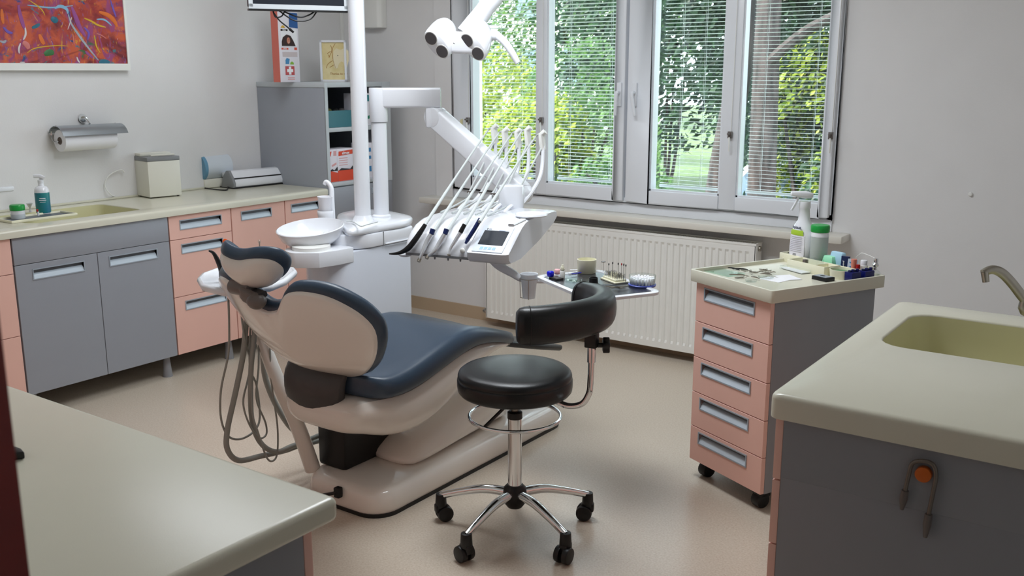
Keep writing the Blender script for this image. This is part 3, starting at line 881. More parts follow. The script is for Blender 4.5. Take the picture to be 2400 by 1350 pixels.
p = py(796, 1152, 2.405)
MB().box(p.x - .013, p.x + .013, 2.385, 2.41, p.z - .02, p.z + .02).build('power_socket', M_black, CH, bevel=.004)
MB().tube(cr([(p.x - .004, 2.39, p.z), (p.x - .05, 2.375, p.z - .015), (p.x - .2, 2.36, .012), (p.x - .45, 2.40, .008)], 6), .0065, 8).build('power_cable', M_black, CH)
# headrest
HA = R(38)
HO = Vector((-2.486, 2.058, .982)); HV = Vector((0, -math.cos(HA), math.sin(HA))); HN = Vector((0, -math.sin(HA), -math.cos(HA)))
ho = []
for k in range(48):
    a = 2 * math.pi * k / 48; c, s_ = math.cos(a), math.sin(a)
    ho.append((.132 * math.copysign(abs(c) ** .8, c), .086 * math.copysign(abs(s_) ** .85, s_) * (1 - .16 * math.exp(-(c / .35) ** 2))))
def hring(k, o, ins=0):
    out = []
    for a, b_ in ho:
        d = math.hypot(a, b_); kk = (d - ins) / d * k; u, v = a * kk, b_ * kk
        out.append(HO + Vector((1, 0, 0)) * u + HV * v + HN * (o - .045 * (abs(u) / .132) ** 2))
    return out
MB().loft([hring(.03, -.012), hring(.5, -.016), hring(.85, -.03), hring(.95, -.03), hring(1, -.018), hring(1, 0), hring(.96, .012), hring(.88, .016), hring(.6, .016)]).build('headrest_cushion', M_uphol, CH, sub=1, angle=80)
MB().loft([hring(.86, .008), hring(.92, .012), hring(.91, .022), hring(.82, .042), hring(.6, .058), hring(.3, .066), hring(.03, .068)]).build('headrest_shell', M_shell, CH, sub=1, angle=80)
hb_ = MB()
c0 = HO + HN * .072 + HV * -.035 + Vector((-.02, 0, .006))
hb_.cyl(c0 + Vector((-.055, 0, 0)), c0 + Vector((.04, 0, 0)), .026, n=20)
hb_.build('headrest_joint', M_taupe, CH, bevel=.004)
c1_ = BO + BV * .585 + BN * .105 + Vector((-.012, 0, .01))
arm = MB()
sweep(arm, [c0 + Vector((-.012, 0, -.01)), c0.lerp(c1_, .5) + Vector((-.01, -.012, 0)), c1_], rrect(-.026, .026, -.013, .013, .01, 4), upv=(0, -1, -.3))
arm.build('headrest_arm', M_taupe, CH)
MB().ball(c1_ + Vector((0, .0, 0)), .031, 1.1, 1, .9).build('headrest_pivot', M_taupe, CH)
a2 = MB()
sweep(a2, [c0 + Vector((.022, .01, -.01)), c1_ + Vector((.02, .01, .02))], rrect(-.010, .010, -.016, .016, .006, 3), upv=(0, -1, -.3))
a2.build('headrest_strut', M_dkplastic, CH)

# ================================================================== dental unit: cabinet, top, two columns, spittoon
UN = thing('dental_unit', 'white dental unit cabinet with spittoon and two columns behind the chair', 'dental unit', (-3.22, 3.3, 0))
def stadium(x0, x1, ya, yb, n=14):
    r = (x1 - x0) / 2; cx = (x0 + x1) / 2; out = []
    for k in range(n + 1):
        a = math.pi + math.pi * k / n
        out.append((cx + r * math.cos(a), ya + r + r * math.sin(a)))
    out += [(x1, yb - .02), (x1 - .02, yb), (x0 + .02, yb), (x0, yb - .02)]
    return out
body = MB().prism(stadium(-3.345, -3.10, 3.02, 3.56), .0, .80)
body.build('body', mat('unit_plastic', (206, 210, 219), .25, coat=.3), UN, bevel=.006)
MB().prism(stadium(-3.355, -3.09, 3.14, 3.57), .803, .868).build('upper_body', M_white, UN, bevel=.008)
g = MB().box(-3.0915, -3.0885, 3.34, 3.345, .80, .868)
g.build('door_seam', M_agrey, UN)
MB().box(-3.100, -3.084, 3.355, 3.545, .806, .812).build('door_lip', M_white, UN, bevel=.002)
tp = MB()
tpoly = [(q_.x, q_.y) for q_ in [pz(u, v, .895) for u, v in ((790, 510), (806, 535), (826, 541), (887, 531), (950, 520), (967, 511), (955, 505), (905, 495), (850, 492), (800, 500))]]
sm_ = [(p.x, p.y) for p in cr([(a, b_, 0) for a, b_ in tpoly], 4, True)]
cxt = sum(a for a, _ in sm_) / len(sm_); cyt = sum(b_ for _, b_ in sm_) / len(sm_)
def tr_(k, z): return [(cxt + (a - cxt) * k, cyt + (b_ - cyt) * k, z) for a, b_ in sm_]
tp.loft([tr_(.95, .868), tr_(.99, .872), tr_(1, .880), tr_(.995, .892), tr_(.96, .900), tr_(.7, .908), tr_(.4, .912)])
tp.build('top_cover', M_white, UN, angle=60)
MB().cyl((-3.222, 3.347, .90), (-3.222, 3.347, 2.45), .0375, n=32).build('column', M_white, UN)
MB().lathe([(.058, .900), (.046, .918), (.0385, .935)], (-3.222, 3.347, 0), 32).build('column_collar', M_white, UN)
# second column with the horizontal arm, elbow and slanting arm
MB().cyl((-3.215, 3.468, .92), (-3.215, 3.468, 1.36), .0365, n=32).build('short_column', M_white, UN)
MB().lathe([(.046, .900), (.046, .920), (.038, .926)], (-3.215, 3.468, 0), 32).build('column_collar', M_white, UN)

# spittoon: carrier, pedestal, bowl, cup ring, spout
sc_c = pz(728, 543, .90)
bx, by_ = sc_c.x, sc_c.y
ca_ = MB()
poly = []
for k in range(15):
    a = R(100 + 180 * k / 14); poly.append((bx + .115 * math.cos(a), by_ + .115 * math.sin(a)))
poly += [(bx + .10, by_ - .05), (-3.097, 3.06), (-3.097, 3.15), (-3.30, 3.20), (bx - .1, by_ + .1)]
ca_.prism(poly, .755, .822); ca_.build('spittoon_carrier', M_white, UN, bevel=.008)
MB().lathe([(.085, .822), (.085, .838), (.06, .842)], (bx, by_, 0), 28).build('spittoon_pedestal', M_whitem, UN)
bw = [(.0, .818), (.07, .818), (.105, .828), (.134, .852), (.151, .888), (.154, .898), (.150, .901), (.145, .892), (.130, .860), (.10, .838), (.06, .829), (.0, .827)]
bc_ = pz(727, 532, .905)
BW = Matrix.Translation((bc_.x, bc_.y, .905)) @ Matrix.Rotation(R(7), 4, RIGHT) @ Matrix.Rotation(R(-4), 4, Vector((FWD.x, FWD.y, 0))) @ Matrix.Translation((0, 0, -.900))
MB().lathe(bw, (0, 0, 0), 48, M=BW).build('spittoon_bowl', M_white, UN, angle=60)
cpos = pz(763, 500, .935)
cux, cuy = cpos.x, cpos.y
MB().tube(cr([(cux, cuy + .03, .84), (cux, cuy + .02, .88)], 3), .03, 16).build('cup_stand', M_whitem, UN)
MB().lathe([(.0, .898), (.036, .898), (.037, .925), (.0385, .948), (.037, .949), (.033, .922), (.0, .918)], (cux, cuy, 0), 28).build('cup_holder', M_white, UN, angle=60)
sp = [(cux - .01, cuy + .055, .9), (cux - .005, cuy + .06, 1.0)]
q0, q1, q2 = pp(778, 470, (cux, cuy + .04, 1), FWD), pp(776, 440, (cux, cuy + .04, 1), FWD), pp(765, 426, (cux, cuy + .04, 1), FWD)
MB().tube(cr([(q0.x, q0.y, .90), q0, q1, q2, q2 + Vector((-.008, -.006, -.014))], 6), [.013, .012, .0115, .0105, .009], 14).build('water_spout', M_white, UN)
# paper cup
cup = thing('paper_cup', 'white plastic cup standing in the spittoon cup holder', 'cup', (cux, cuy, .921))
MB().lathe([(0, .0), (.024, .0), (.034, .09), (.0365, .092), (.0365, .095), (.033, .094), (.0225, .003), (0, .003)], (cux, cuy, .921), 28).build('cup', M_paper, cup, angle=50)
# thin wire loop lying on the top
l1 = [pz(u, v, .918) for u, v in ((812, 518), (828, 520), (845, 530), (862, 526), (885, 520))]
tag(MB().tube(cr(l1, 5), .0025, 6).build('cord', M_hosel, origin=l1[0]), 'thin white cord lying on the dental unit top by the columns', 'cord')

# ---- swivel arm to the instrument console (moves on its own: a thing)
AR = thing('console_arm', 'white jointed arm reaching from the short column to the instrument console', 'arm', (-3.215, 3.468, 1.36))
sec = rrect(-.034, .034, -.046, .046, .012, 4)
kn = Vector((-3.0, 3.62, 1.475))
h = MB(); h.cyl((-3.215, 3.468, 1.362), (-3.215, 3.468, 1.521), .0425, n=28); h.build('arm_hub', M_white, AR, bevel=.004)
h = MB(); sweep(h, [(-3.215, 3.468, 1.475), kn + Vector((.025, .018, 0))], sec); h.build('arm_bar', M_white, AR, bevel=.003)
h = MB(); h.box(-.04, .04, -.038, .038, 1.335, 1.43, M=Matrix.Translation((kn.x, kn.y, 0)) @ Matrix.Rotation(R(35), 4, 'Z')); h.build('elbow', M_white, AR, bevel=.012)
d = RIGHT
el = Vector((kn.x + .01, kn.y - .0, 1.385))
lowp = Vector((-2.50, 3.62, 1.06))
dirv = (lowp - el).normalized()
nrm = Vector((0, 0, 1)).cross(dirv).normalized()
h = MB(); h.cyl(el + nrm * -.038, el + nrm * .038, .046, n=28); h.build('elbow_joint', M_white, AR, bevel=.005)
h = MB(); sweep(h, [el + dirv * .02, el + dirv * .1, lowp], rrect(-.036, .036, -.048, .048, .012, 4)); h.build('spring_arm', M_white, AR, bevel=.002)
h = MB(); h.cyl(lowp + nrm * -.03, lowp + nrm * .03, .045, n=24); h.build('lower_joint', M_white, AR, bevel=.005)
# ---- instrument console
CA = R(11)
CEX = Vector((math.cos(CA), math.sin(CA), 0)); CEY = Vector((-math.sin(CA), math.cos(CA), 0)); CO = Vector((-2.60, 2.93, .88))
def cl_(x, y, z): return CO + CEX * x + CEY * y + Vector((0, 0, z))
CN = thing('instrument_console', 'white instrument console with small display above the patient chair', 'dental console', CO)
h = MB(); pc_ = cl_(.25, .50, 0)
h.cyl((pc_.x, pc_.y, .995), (pc_.x, pc_.y, 1.115), .055, n=32); h.build('console_swivel', M_white, AR, bevel=.006)
h = MB(); sweep(h, [lowp, (pc_.x, pc_.y, 1.07)], rrect(-.03, .03, -.03, .03, .01, 3)); h.build('swivel_link', M_white, AR)
prof = [(.0, .02), (.0, .004), (.02, .0), (.12, .006), (.30, .05), (.46, .095), (.49, .115), (.485, .128), (.44, .130), (.30, .128), (.21, .128), (.15, .122), (.09, .105), (.045, .078), (.015, .046)]
h = MB()
def cring(x, k=1.0, dy=0): return [cl_(x, dy + .245 + (a - .245) * k, .065 + (b_ - .065) * k) for a, b_ in prof]
h.loft([cring(-.004, .9), cring(.004, .97), cring(.016), cring(.286), cring(.29, .985)])
h.build('holder_section', M_white, CN, angle=50, bevel=.0)
prof2 = [(-.022, .03), (-.018, .004), (.0, -.01), (.10, -.008), (.30, .04), (.46, .092), (.50, .115), (.498, .137), (.47, .142), (.30, .143), (.19, .142), (.15, .135), (.11, .118)]
h = MB()
def cring2(x, k=1.0): return [cl_(x, .24 + (a - .24) * k, .066 + (b_ - .066) * k) for a, b_ in prof2]
h.loft([cring2(.291, .97), cring2(.297), cring2(.445), cring2(.458, .985), cring2(.468, .95)])
h.build('display_section', M_white, CN, angle=45)
# front lower ledge in grey
h = MB().loft([[cl_(x, a, b_) for a, b_ in ((-.004, -.004), (-.004, .006), (.03, .0), (.03, -.010))] for x in (.01, .288)])
h.build('lower_ledge', M_agrey, CN)
# display on the slanted front of the display section: plane through profile points (-.022,.03) and (.11,.118)
dn_v = Vector((.132, .088)); dl = dn_v.length
def dsp(x, s_, o):  # x along console, s_ up the slant 0..dl, o out of the face
    a = -.022 + .132 * s_ / dl; b_ = .03 + .088 * s_ / dl
    return cl_(x, a - o * .088 / dl, b_ + o * .132 / dl)
def slantbox(x0, x1, s0, s1, o0, o1):
    m_ = MB()
    vs = [dsp(x, s_, o) for o in (o0, o1) for s_ in (s0, s1) for x in (x0, x1)]
    return m_.add(vs, [(0, 2, 3, 1), (4, 5, 7, 6), (0, 1, 5, 4), (2, 6, 7, 3), (0, 4, 6, 2), (1, 3, 7, 5)])
dpn = slantbox(.312, .442, .008, .156, -.002, .0035).build('display_panel', mat('display_bezel', (222, 230, 242), .35), CN, bevel=.0015)
slantbox(.324, .430, .046, .128, .0036, .0042).build('screen', M_screen, dpn)
for k in range(4):
    slantbox(.342 + k * .0175, .355 + k * .0175, .020, .034, .0036, .0044).build('button', mat('pale_blue_key', (150, 190, 236), .4), dpn)
lg = slantbox(.331, .335, .131, .141, .0036, .0042)
slantbox(.339, .352, .132, .134, .0036, .0042).build('small_print', M_agrey, dpn)
slantbox(.339, .350, .137, .139, .0036, .0042).build('small_print', M_agrey, dpn)
slantbox(.385, .412, .129, .132, .0036, .0042).build('small_print', mat('faint_blue_print', (150, 170, 205), .5), dpn)
lg.build('logo', M_dkplastic, dpn)
# feet bumps under the ledge
for x in (.13, .19, .245):
    q = cl_(x, .02, -.006); MB().cyl(q, q + Vector((0, 0, -.012)), .0045, .003).build('screw', M_agrey, CN)
# grip on the left end
h = MB(); h.ball(cl_(-.012, .03, -.008), .03, 1, 1, .45); h.build('side_knob', M_white, CN)
# mirror on the console top
mp0 = pz(1245, 507, 1.025)
mi = thing('hand_mirror', 'round white framed hand mirror lying on the instrument console', 'mirror', (mp0.x, mp0.y, 1.024))
MB().lathe([(.046, .0), (.062, .0), (.066, .005), (.062, .011), (.050, .012), (.046, .010)], (mp0.x, mp0.y, 1.0265), 40).build('frame', M_white, mi)
MB().lathe([(0, .008), (.0475, .008), (.0475, .004), (0, .004)], (mp0.x, mp0.y, 1.0275), 40).build('mirror_glass', M_chrome, mi)
a, b_ = pz(1226, 515, 1.034), pz(1198, 528, 1.034)
m_ = MB(); sweep(m_, [a, b_], rrect(-.012, .012, -.005, .005, .004, 3)); m_.build('handle', M_white, mi)

# ---- five instruments on whip arms
def cpl(u, v, xi): return pp(u, v, CO + CEX * xi, CEX)
tops = [(1150, 300), (1175, 308), (1205, 310), (1228, 305), (1262, 315)]
hooks = [(1100, 455), (1128, 457), (1155, 460), (1180, 462), (1208, 465)]
starts = [(995, 528), (1014, 545), (1046, 545), (1087, 532), (1124, 520)]
names = ['hose_whip'] * 5
descr = ['leftmost instrument whip, hose running to the black curved suction handle', 'second instrument whip from the left, with steel handpiece and navy collar',
         'middle instrument whip, with steel handpiece bent to the left', 'second instrument whip from the right, straight steel syringe with black collar', 'rightmost instrument whip, ending in a navy blue pen handpiece']
for i in range(5):
    xi = .03 + .055 * i
    T_, H_ = cpl(*tops[i], xi), cpl(*hooks[i], xi)
    S_ = cpl(*starts[i], xi + .0)
    # keep the grip in front of the console face
    S_ = pp(starts[i][0], starts[i][1], cl_(xi, .03, .10), CEY)
    t = thing('hose_whip', descr[i], 'dental hose', cl_(xi, .2, .13), 0, 'instrument whips on the console')
    # white spring lever
    b0 = cl_(xi + .01, .40, .128)
    tp_ = T_ + Vector((.012, .02, -.05))
    ch = cr([b0, b0 + Vector((.0, .06, .025)), H_ + Vector((.006, .045, -.025)), H_.lerp(tp_, .5) + Vector((.01, .07, -.03)), tp_], 7)
    MB().tube(ch, [.007, .0075, .008, .0075, .007], 8, flat=1.3).build('lever', M_white, t)
    # top yoke
    y_ = MB(); sweep(y_, [tp_ + Vector((0, 0, -.02)), T_ + Vector((.008, .014, .0)), T_ + Vector((.024, .02, .012))], rrect(-.010, .010, -.017, .017, .006, 3), upv=(0, -1, .2)); y_.build('yoke', M_whitem, t)
    MB().cyl(tp_ + Vector((-.006, -.004, -.045)), tp_ + Vector((-.004, -.004, -.01)), .006, n=8).build('yoke_stem', M_taupe, t)
    # hose: from the handpiece up over the yoke, down the back to the hook and to the console rear
    hp_ = cr([S_, S_.lerp(T_, .5) + Vector((0, -.012, 0)), T_ + Vector((-.012, -.03, -.03)), T_, T_ + Vector((.01, .02, -.012)), T_ + Vector((.008, .022, -.05)), T_.lerp(H_, .5) + Vector((.006, .03, 0)), H_ + Vector((0, .003, .012)), H_ + Vector((0, 0, -.012)), H_.lerp(cl_(xi, .3, .14), .5) + Vector((0, -.005, -.012)), cl_(xi - .005, .27, .133)], 7)
    MB().tube(hp_, [.0082] * 3 + [.0052] * 2 + [.0036] * 6 if False else .0042, 8).build('hose', M_hosel, t)
    MB().tube([hp_[0], hp_[4], hp_[9]], [.0075, .0065, .0045], 10).build('hose_sleeve', M_hosel, t)
    k_ = MB(); k_.box(H_.x - .010, H_.x + .010, H_.y - .004, H_.y + .01, H_.z + .006, H_.z + .014); k_.tube(cr([H_ + Vector((-.004, 0, .008)), H_ + Vector((.004, -.006, .002)), H_ + Vector((-.002, -.002, -.01))], 4), .002, 6)
    k_.build('hose_clip', M_taupe, t)
    def q_(u, v, o=-.012): return pp(u, v, cl_(xi, o, .05), CEY)
    if i == 0:
        MB().tube(cr([q_(997, 526, .03), q_(984, 546, .01), q_(970, 566, -.01), q_(955, 583, -.02), q_(935, 593, -.03), q_(912, 595, -.04)], 6), [.008, .0105, .0115, .0115, .007, .0025], 12).build('suction_handle', M_black, t)
    elif i in (1, 2):
        a_ = [(1015, 537), (1011, 549), (1000, 568), (991, 590), (983, 608)] if i == 1 else [(1047, 537), (1043, 549), (1030, 570), (1018, 588), (1002, 601)]
        MB().tube([q_(*a_[0], .022), q_(*a_[1], .014)], [.011, .0105], 14).build('collar', M_navy, t)
        MB().tube(cr([q_(*a_[1], .014), q_(*a_[2], 0), q_(*a_[3], -.02), q_(*a_[4], -.03)], 5), [.0105, .010, .0075, .0055], 14).build('handpiece', mat('handpiece_metal', (222, 224, 228), .2, .55), t)
        e_ = q_(*a_[4], -.03)
        MB().cyl(e_ + Vector((0, .004, .004)), e_ + Vector((0, -.006, -.008)), .0075, n=14).build('head', M_steel, t)
    elif i == 3:
        MB().tube([q_(1089, 526, .03), q_(1079, 545, .014)], [.0085, .0095], 14).build('collar', M_black, t)
        MB().tube(cr([q_(1079, 545, .014), q_(1066, 566, 0), q_(1056, 582, -.012), q_(1053, 596, -.02)], 5), [.0085, .0075, .005, .004], 14).build('syringe_body', mat('handpiece_metal', (222, 224, 228), .2, .55), t)
        e_ = q_(1052, 597, -.02); MB().cyl(e_ + Vector((-.006, 0, 0)), e_ + Vector((.006, 0, -.002)), .004, n=10).build('nozzle', M_steel, t)
    else:
        MB().tube([q_(1126, 513, .05), q_(1110, 540, .025), q_(1096, 562, .01), q_(1091, 571, .0)], [.0085, .0085, .008, .0045], 14).build('pen_body', M_navy, t)
        e_ = q_(1084, 588, -.004)
        MB().ball(e_, .012, 1, .5, 1).build('holder_tip', M_whitem, t)

# ================================================================== assistant console, its arm and hanging hoses
AX = -2.80
AS = thing('assistant_console', 'white assistant instrument holder behind the chair headrest', 'dental console', (-2.85, 2.40, .85))
pa = [pz(u, v, .872) for u, v in ((461, 652), (472, 640), (505, 628), (560, 622), (640, 622), (690, 626), (697, 634), (672, 655), (640, 668), (560, 676), (520, 680), (470, 668))]
cxa = sum(p.x for p in pa) / len(pa); cya = sum(p.y for p in pa) / len(pa)
def asr(k, z): return [(cxa + (p.x - cxa) * k, cya + (p.y - cya) * k, z) for p in pa]
MB().loft([asr(.86, .842), asr(.97, .85), asr(1, .862), asr(.98, .872), asr(.93, .874), asr(.90, .866)]).build('tray_body', M_white, AS, angle=60)
ab = pz(742, 1098, .10)
at_ = [Vector((-2.69, 2.47, .09)), px(700, 1005, -2.70), px(650, 890, -2.73), px(612, 790, -2.77), px(588, 725, -2.80), Vector((cxa, cya, .845))]
MB().tube(cr(at_, 6), [.031, .030, .027, .024, .022, .020], 16).build('support_arm', M_shell, AS)
hs_ = [
    ('thick grey suction hose hanging in the lowest loop behind the dental chair', .0105, -2.78, [(585, 668), (577, 753), (570, 830), (551, 924), (533, 1007), (533, 1053), (559, 1079), (611, 1069), (668, 1056), (697, 1046), (760, 1030)]),
    ('thick grey suction hose hanging straight beside the white support arm', .010, -2.76, [(600, 668), (596, 784), (588, 872), (590, 981), (611, 1038), (647, 1059), (684, 1046), (750, 1020)]),
    ('thin grey hose hanging furthest left behind the dental chair', .0040, -2.80, [(534, 672), (537, 760), (535, 830), (518, 913), (518, 981), (535, 1022), (564, 1029), (596, 1010), (609, 976), (601, 903), (585, 851), (590, 700)]),
    ('thin grey hose in a narrow loop between the thick hoses', .0036, -2.77, [(563, 672), (566, 740), (575, 800), (588, 850), (580, 893), (570, 945), (585, 996), (608, 1026), (624, 1018), (622, 990), (601, 934), (606, 862), (606, 789), (604, 700)]),
    ('thin grey hose with the loop nearest the white support arm', .0036, -2.74, [(625, 700), (632, 810), (637, 903), (650, 996), (650, 1060), (640, 1080), (625, 1072), (606, 1017), (590, 955), (592, 830), (600, 710)]),
    ('grey hose curving close behind the white support arm', .0115, -2.84, [(612, 740), (616, 830), (624, 893), (653, 960), (690, 1010), (740, 1035)]),
]
for lb, r_, xx, pts in hs_:
    p3 = [px(u, v, xx + .012 * math.sin(k * 1.3)) for k, (u, v) in enumerate(pts)]
    tag(MB().tube(cr(p3, 6), r_, 10).build('suction_hose', M_hose, origin=p3[0]), lb, 'hose', 'hoses hanging from the assistant console')
# instruments standing in the assistant console
def ap(u, v, x=-2.84): return px(u, v, x)
q = [ap(u, v, -2.80) for u, v in ((490, 588), (500, 593), (510, 610), (519, 632), (521, 650), (526, 668))]
tag(MB().tube(cr(q, 6), [.003, .006, .0085, .0105, .0115, .012], 12).build('suction_tip', M_black, origin=q[-1]), 'black curved suction tip standing left of the chair headrest', 'suction tip')
q = [ap(528, 566, -2.86), ap(533, 590, -2.86), ap(540, 640, -2.86)]
t = thing('saliva_ejector', 'orange tipped saliva ejector just above the left end of the headrest', 'saliva ejector', q[2])
MB().tube(q, .003, 8).build('tube', M_whitem, t)
MB().cyl(q[0] + Vector((.004, -.004, .002)), q[0] + Vector((-.006, .006, -.004)), .0095, .0095, n=18).build('tip', mat('orange_tip', (238, 96, 30), .4), t, bevel=.002)
q = [ap(608, 566, -2.84), ap(609, 600, -2.84), ap(610, 660, -2.84)]
t = thing('syringe', 'thin clear tipped air syringe sticking up behind the headrest', 'syringe', q[2])
MB().tube(q, .0025, 8).build('stem', M_steel, t)
MB().ball(q[0], .006, 1, 1, 1.3).build('tip', M_clear, t)

# ================================================================== operator stool
SX, SY = -1.85, 2.64
ST = thing('operator_stool', 'black round operator stool with curved torso rest and chrome five-star base', 'stool', (SX, SY, 0))
cpx = [(1028, 1210), (1095, 1310), (1318, 1295), (1377, 1215)]
a0 = 54
for k in range(5):
    a = R(a0 + 72 * k)
    dx, dy = math.cos(a), math.sin(a)
    ex_, ey_ = SX + .28 * dx, SY + .28 * dy
    MB().tube(cr([(SX + .03 * dx, SY + .03 * dy, .146), (SX + .11 * dx, SY + .11 * dy, .146), (SX + .20 * dx, SY + .20 * dy, .124), (ex_, ey_, .098)], 6), [.0175, .0165, .014, .012], 14, upv=(0, 0, 1)).build('base_arm', M_chrome, ST)
    c = MB().cyl((ex_, ey_, .106), (ex_, ey_, .055), .0185, .0215, n=16).build('caster_mount', M_black, ST, bevel=.003)
    w_ = a + R(60 + 35 * k)
    wx, wy = math.cos(w_), math.sin(w_); lx_, ly_ = -wy, wx
    o_ = Vector((ex_ + lx_ * .012, ey_ + ly_ * .012, .030))
    for s_ in (-1, 1):
        MB().cyl(o_ + Vector((wx, wy, 0)) * .006 * s_, o_ + Vector((wx, wy, 0)) * .026 * s_, .030, .028, n=22).build('wheel', M_black, c, bevel=.003)
    MB().box(-.014, .014, -.023, .023, .035, .066, M=Matrix.Translation((ex_, ey_, 0)) @ Matrix.Rotation(w_, 4, 'Z')).build('caster_hood', M_black, c, bevel=.005)
MB().lathe([(.0, .092), (.026, .094), (.038, .11), (.043, .138), (.040, .165), (.028, .178), (0, .178)], (SX, SY, 0), 28).build('hub', M_black, ST)
MB().cyl((SX, SY, .17), (SX, SY, .436), .0245, n=32).build('column', M_chrome, ST)
MB().lathe([(.0262, .424), (.0262, .446), (.02, .450)], (SX, SY, 0), 24).build('column_cap', M_black, ST)
MB().lathe([(.013, .445), (.013, .470), (.03, .494), (.03, .506)], (SX, SY, 0), 24).build('gas_lift', M_steel, ST)
MB().tube([(SX + .159 * math.cos(2 * math.pi * k / 48), SY + .159 * math.sin(2 * math.pi * k / 48), .432) for k in range(48)], .0065, 10, closed=True).build('foot_ring', M_chrome, ST)
e1 = Vector((SX + .157 * math.cos(R(-95)), SY + .157 * math.sin(R(-95)), .432))
lv = MB(); lv.tube([(SX - .01, SY + .01, .492), e1 + Vector((0, 0, .004))], .007, 8, flat=.6)
lv.build('height_lever', M_black, ST)
MB().box(SX - .07, SX + .07, SY - .07, SY + .07, .500, .522).build('seat_plate', M_black, ST, bevel=.003)
MB().lathe([(0, .518), (.175, .518), (.190, .521), (.197, .530), (.199, .545), (.199, .565), (.1975, .571), (.1955, .5735), (.1965, .576), (.1965, .583), (.193, .592), (.183, .600), (.16, .606), (.09, .610), (0, .609)], (SX, SY, 0), 64).build('seat', M_blkleather, ST, angle=60)
# torso rest: padded crescent
ctr = Vector((SX, SY, 0))
tp3 = []
for a_, z_ in ((-54, .830), (-40, .832), (-25, .833), (-8, .832), (8, .830), (24, .827), (40, .822), (56, .815), (68, .808), (76, .805)):
    rr = .30
    tp3.append(ctr + Vector((rr * math.cos(R(a_)), rr * math.sin(R(a_)), z_)))
path = cr(tp3, 5)
rgs = []
for i, p in enumerate(path):
    t_ = (path[min(i + 1, len(path) - 1)] - path[max(i - 1, 0)]).normalized()
    u_ = Vector((0, 0, 1)); s_ = t_.cross(u_).normalized()
    e = min(i, len(path) - 1 - i)
    k = [.75, .93, .99, 1][min(e, 3)]
    rgs.append([p + s_ * (.042 * k * math.copysign(abs(math.cos(a)) ** .8, math.cos(a))) + u_ * (.061 * k * math.copysign(abs(math.sin(a)) ** .85, math.sin(a))) for a in [2 * math.pi * j / 24 for j in range(24)]])
MB().loft(rgs).build('torso_rest', M_blkleather, ST, angle=70)
for i in (3, len(path) - 4):
    t_ = (path[i + 1] - path[i - 1]).normalized(); s_ = t_.cross(Vector((0, 0, 1))).normalized()
    MB().tube([path[i] + s_ * (.0425 * math.copysign(abs(math.cos(a)) ** .8, math.cos(a))) + Vector((0, 0, .0615 * math.copysign(abs(math.sin(a)) ** .85, math.sin(a)))) for a in [2 * math.pi * j / 32 for j in range(32)]], .0014, 5, closed=True).build('seam', M_blkleather, ST)
pa_ = R(8)
u_ = Vector((math.cos(pa_), math.sin(pa_), 0))
po_ = [ctr + u_ * .15 + Vector((0, 0, .512)), ctr + u_ * .20 + Vector((0, 0, .500)), ctr + u_ * .25 + Vector((0, 0, .515)), ctr + u_ * .275 + Vector((0, 0, .555)), ctr + u_ * .280 + Vector((0, 0, .60)), ctr + u_ * .282 + Vector((0, 0, .68))]
MB().tube(cr(po_, 6), .0105, 14).build('backrest_post', M_chrome, ST)
MB().cyl(po_[-1] + Vector((0, 0, -.015)), po_[-1] + Vector((0, 0, .10)), .0145, n=20).build('post_sleeve', M_chrome, ST)
MB().box(-.02, .02, -.018, .018, .715, .765, M=Matrix.Translation(po_[-1] * Vector((1, 1, 0)) if False else (po_[-1].x, po_[-1].y, 0)) @ Matrix.Rotation(pa_, 4, 'Z')).build('post_clamp', M_black, ST, bevel=.004)
kk = Vector((po_[-1].x, po_[-1].y, .722)) + RIGHT * .02
k2 = MB().cyl(kk, kk + RIGHT * .02, .008)
k2.build('knob_stem', M_black, ST)
kb = []
for j in range(30):
    a = 2 * math.pi * j / 30; rr = .024 + .004 * math.cos(5 * a); kb.append((rr * math.cos(a), rr * math.sin(a)))
Mk = Matrix((FWD.cross(Vector((0, 0, 1))).normalized(), Vector((0, 0, 1)), RIGHT)).transposed().to_4x4()
MB().prism(kb, -.004, .018, M=Matrix.Translation(kk + RIGHT * .02) @ Matrix((Vector((0, 0, 1)), RIGHT.cross(Vector((0, 0, 1))), RIGHT)).transposed().to_4x4()).build('knob', M_black, ST, bevel=.003)

# ================================================================== instrument tray on its arm
TZt = .822
tc_ = [pz(u, v, TZt) for u, v in ((1250, 645), (1385, 702), (1575, 671), (1262, 628))]
tA, tB, tC_ = tc_[0], tc_[1], tc_[2]
tux = (tB - tA).normalized(); tl_ = (tB - tA).length
tuy = Vector((-tux.y, tux.x, 0)); tw_ = abs((tC_ - tB).dot(tuy))
TR = thing('instrument_tray', 'white rimmed dental instrument tray held out in front of the radiator', 'tray', (tA + tC_) / 2)
def tt(x, y, z): return tA + tux * x + tuy * y + Vector((0, 0, z))
MT = Matrix.Translation(tA) @ Matrix((tux, tuy, Vector((0, 0, 1)))).transposed().to_4x4()
tw_ = .30
oo, ii, i2 = rrect(0, tl_, 0, tw_, .045, 6), rrect(.018, tl_ - .018, .018, tw_ - .018, .035, 6), rrect(.022, tl_ - .022, .022, tw_ - .022, .032, 6)
def zz_(p, z): return [(a, b_, z) for a, b_ in p]
MB().loft([zz_(i2, -.018), zz_(oo, -.012), zz_(oo, -.002), zz_(rrect(.003, tl_ - .003, .003, tw_ - .003, .043, 6), 0), zz_(ii, 0), zz_(i2, -.006)], M=MT).build('tray_frame', M_white, TR, angle=50)
MB().loft([zz_(i2, -.0075), zz_(i2, -.004), zz_(rrect(.026, tl_ - .026, .026, tw_ - .026, .03, 6), -.0045)], M=MT).build('tray_liner', mat('steel_tray', (120, 122, 128), .25, .9), TR)
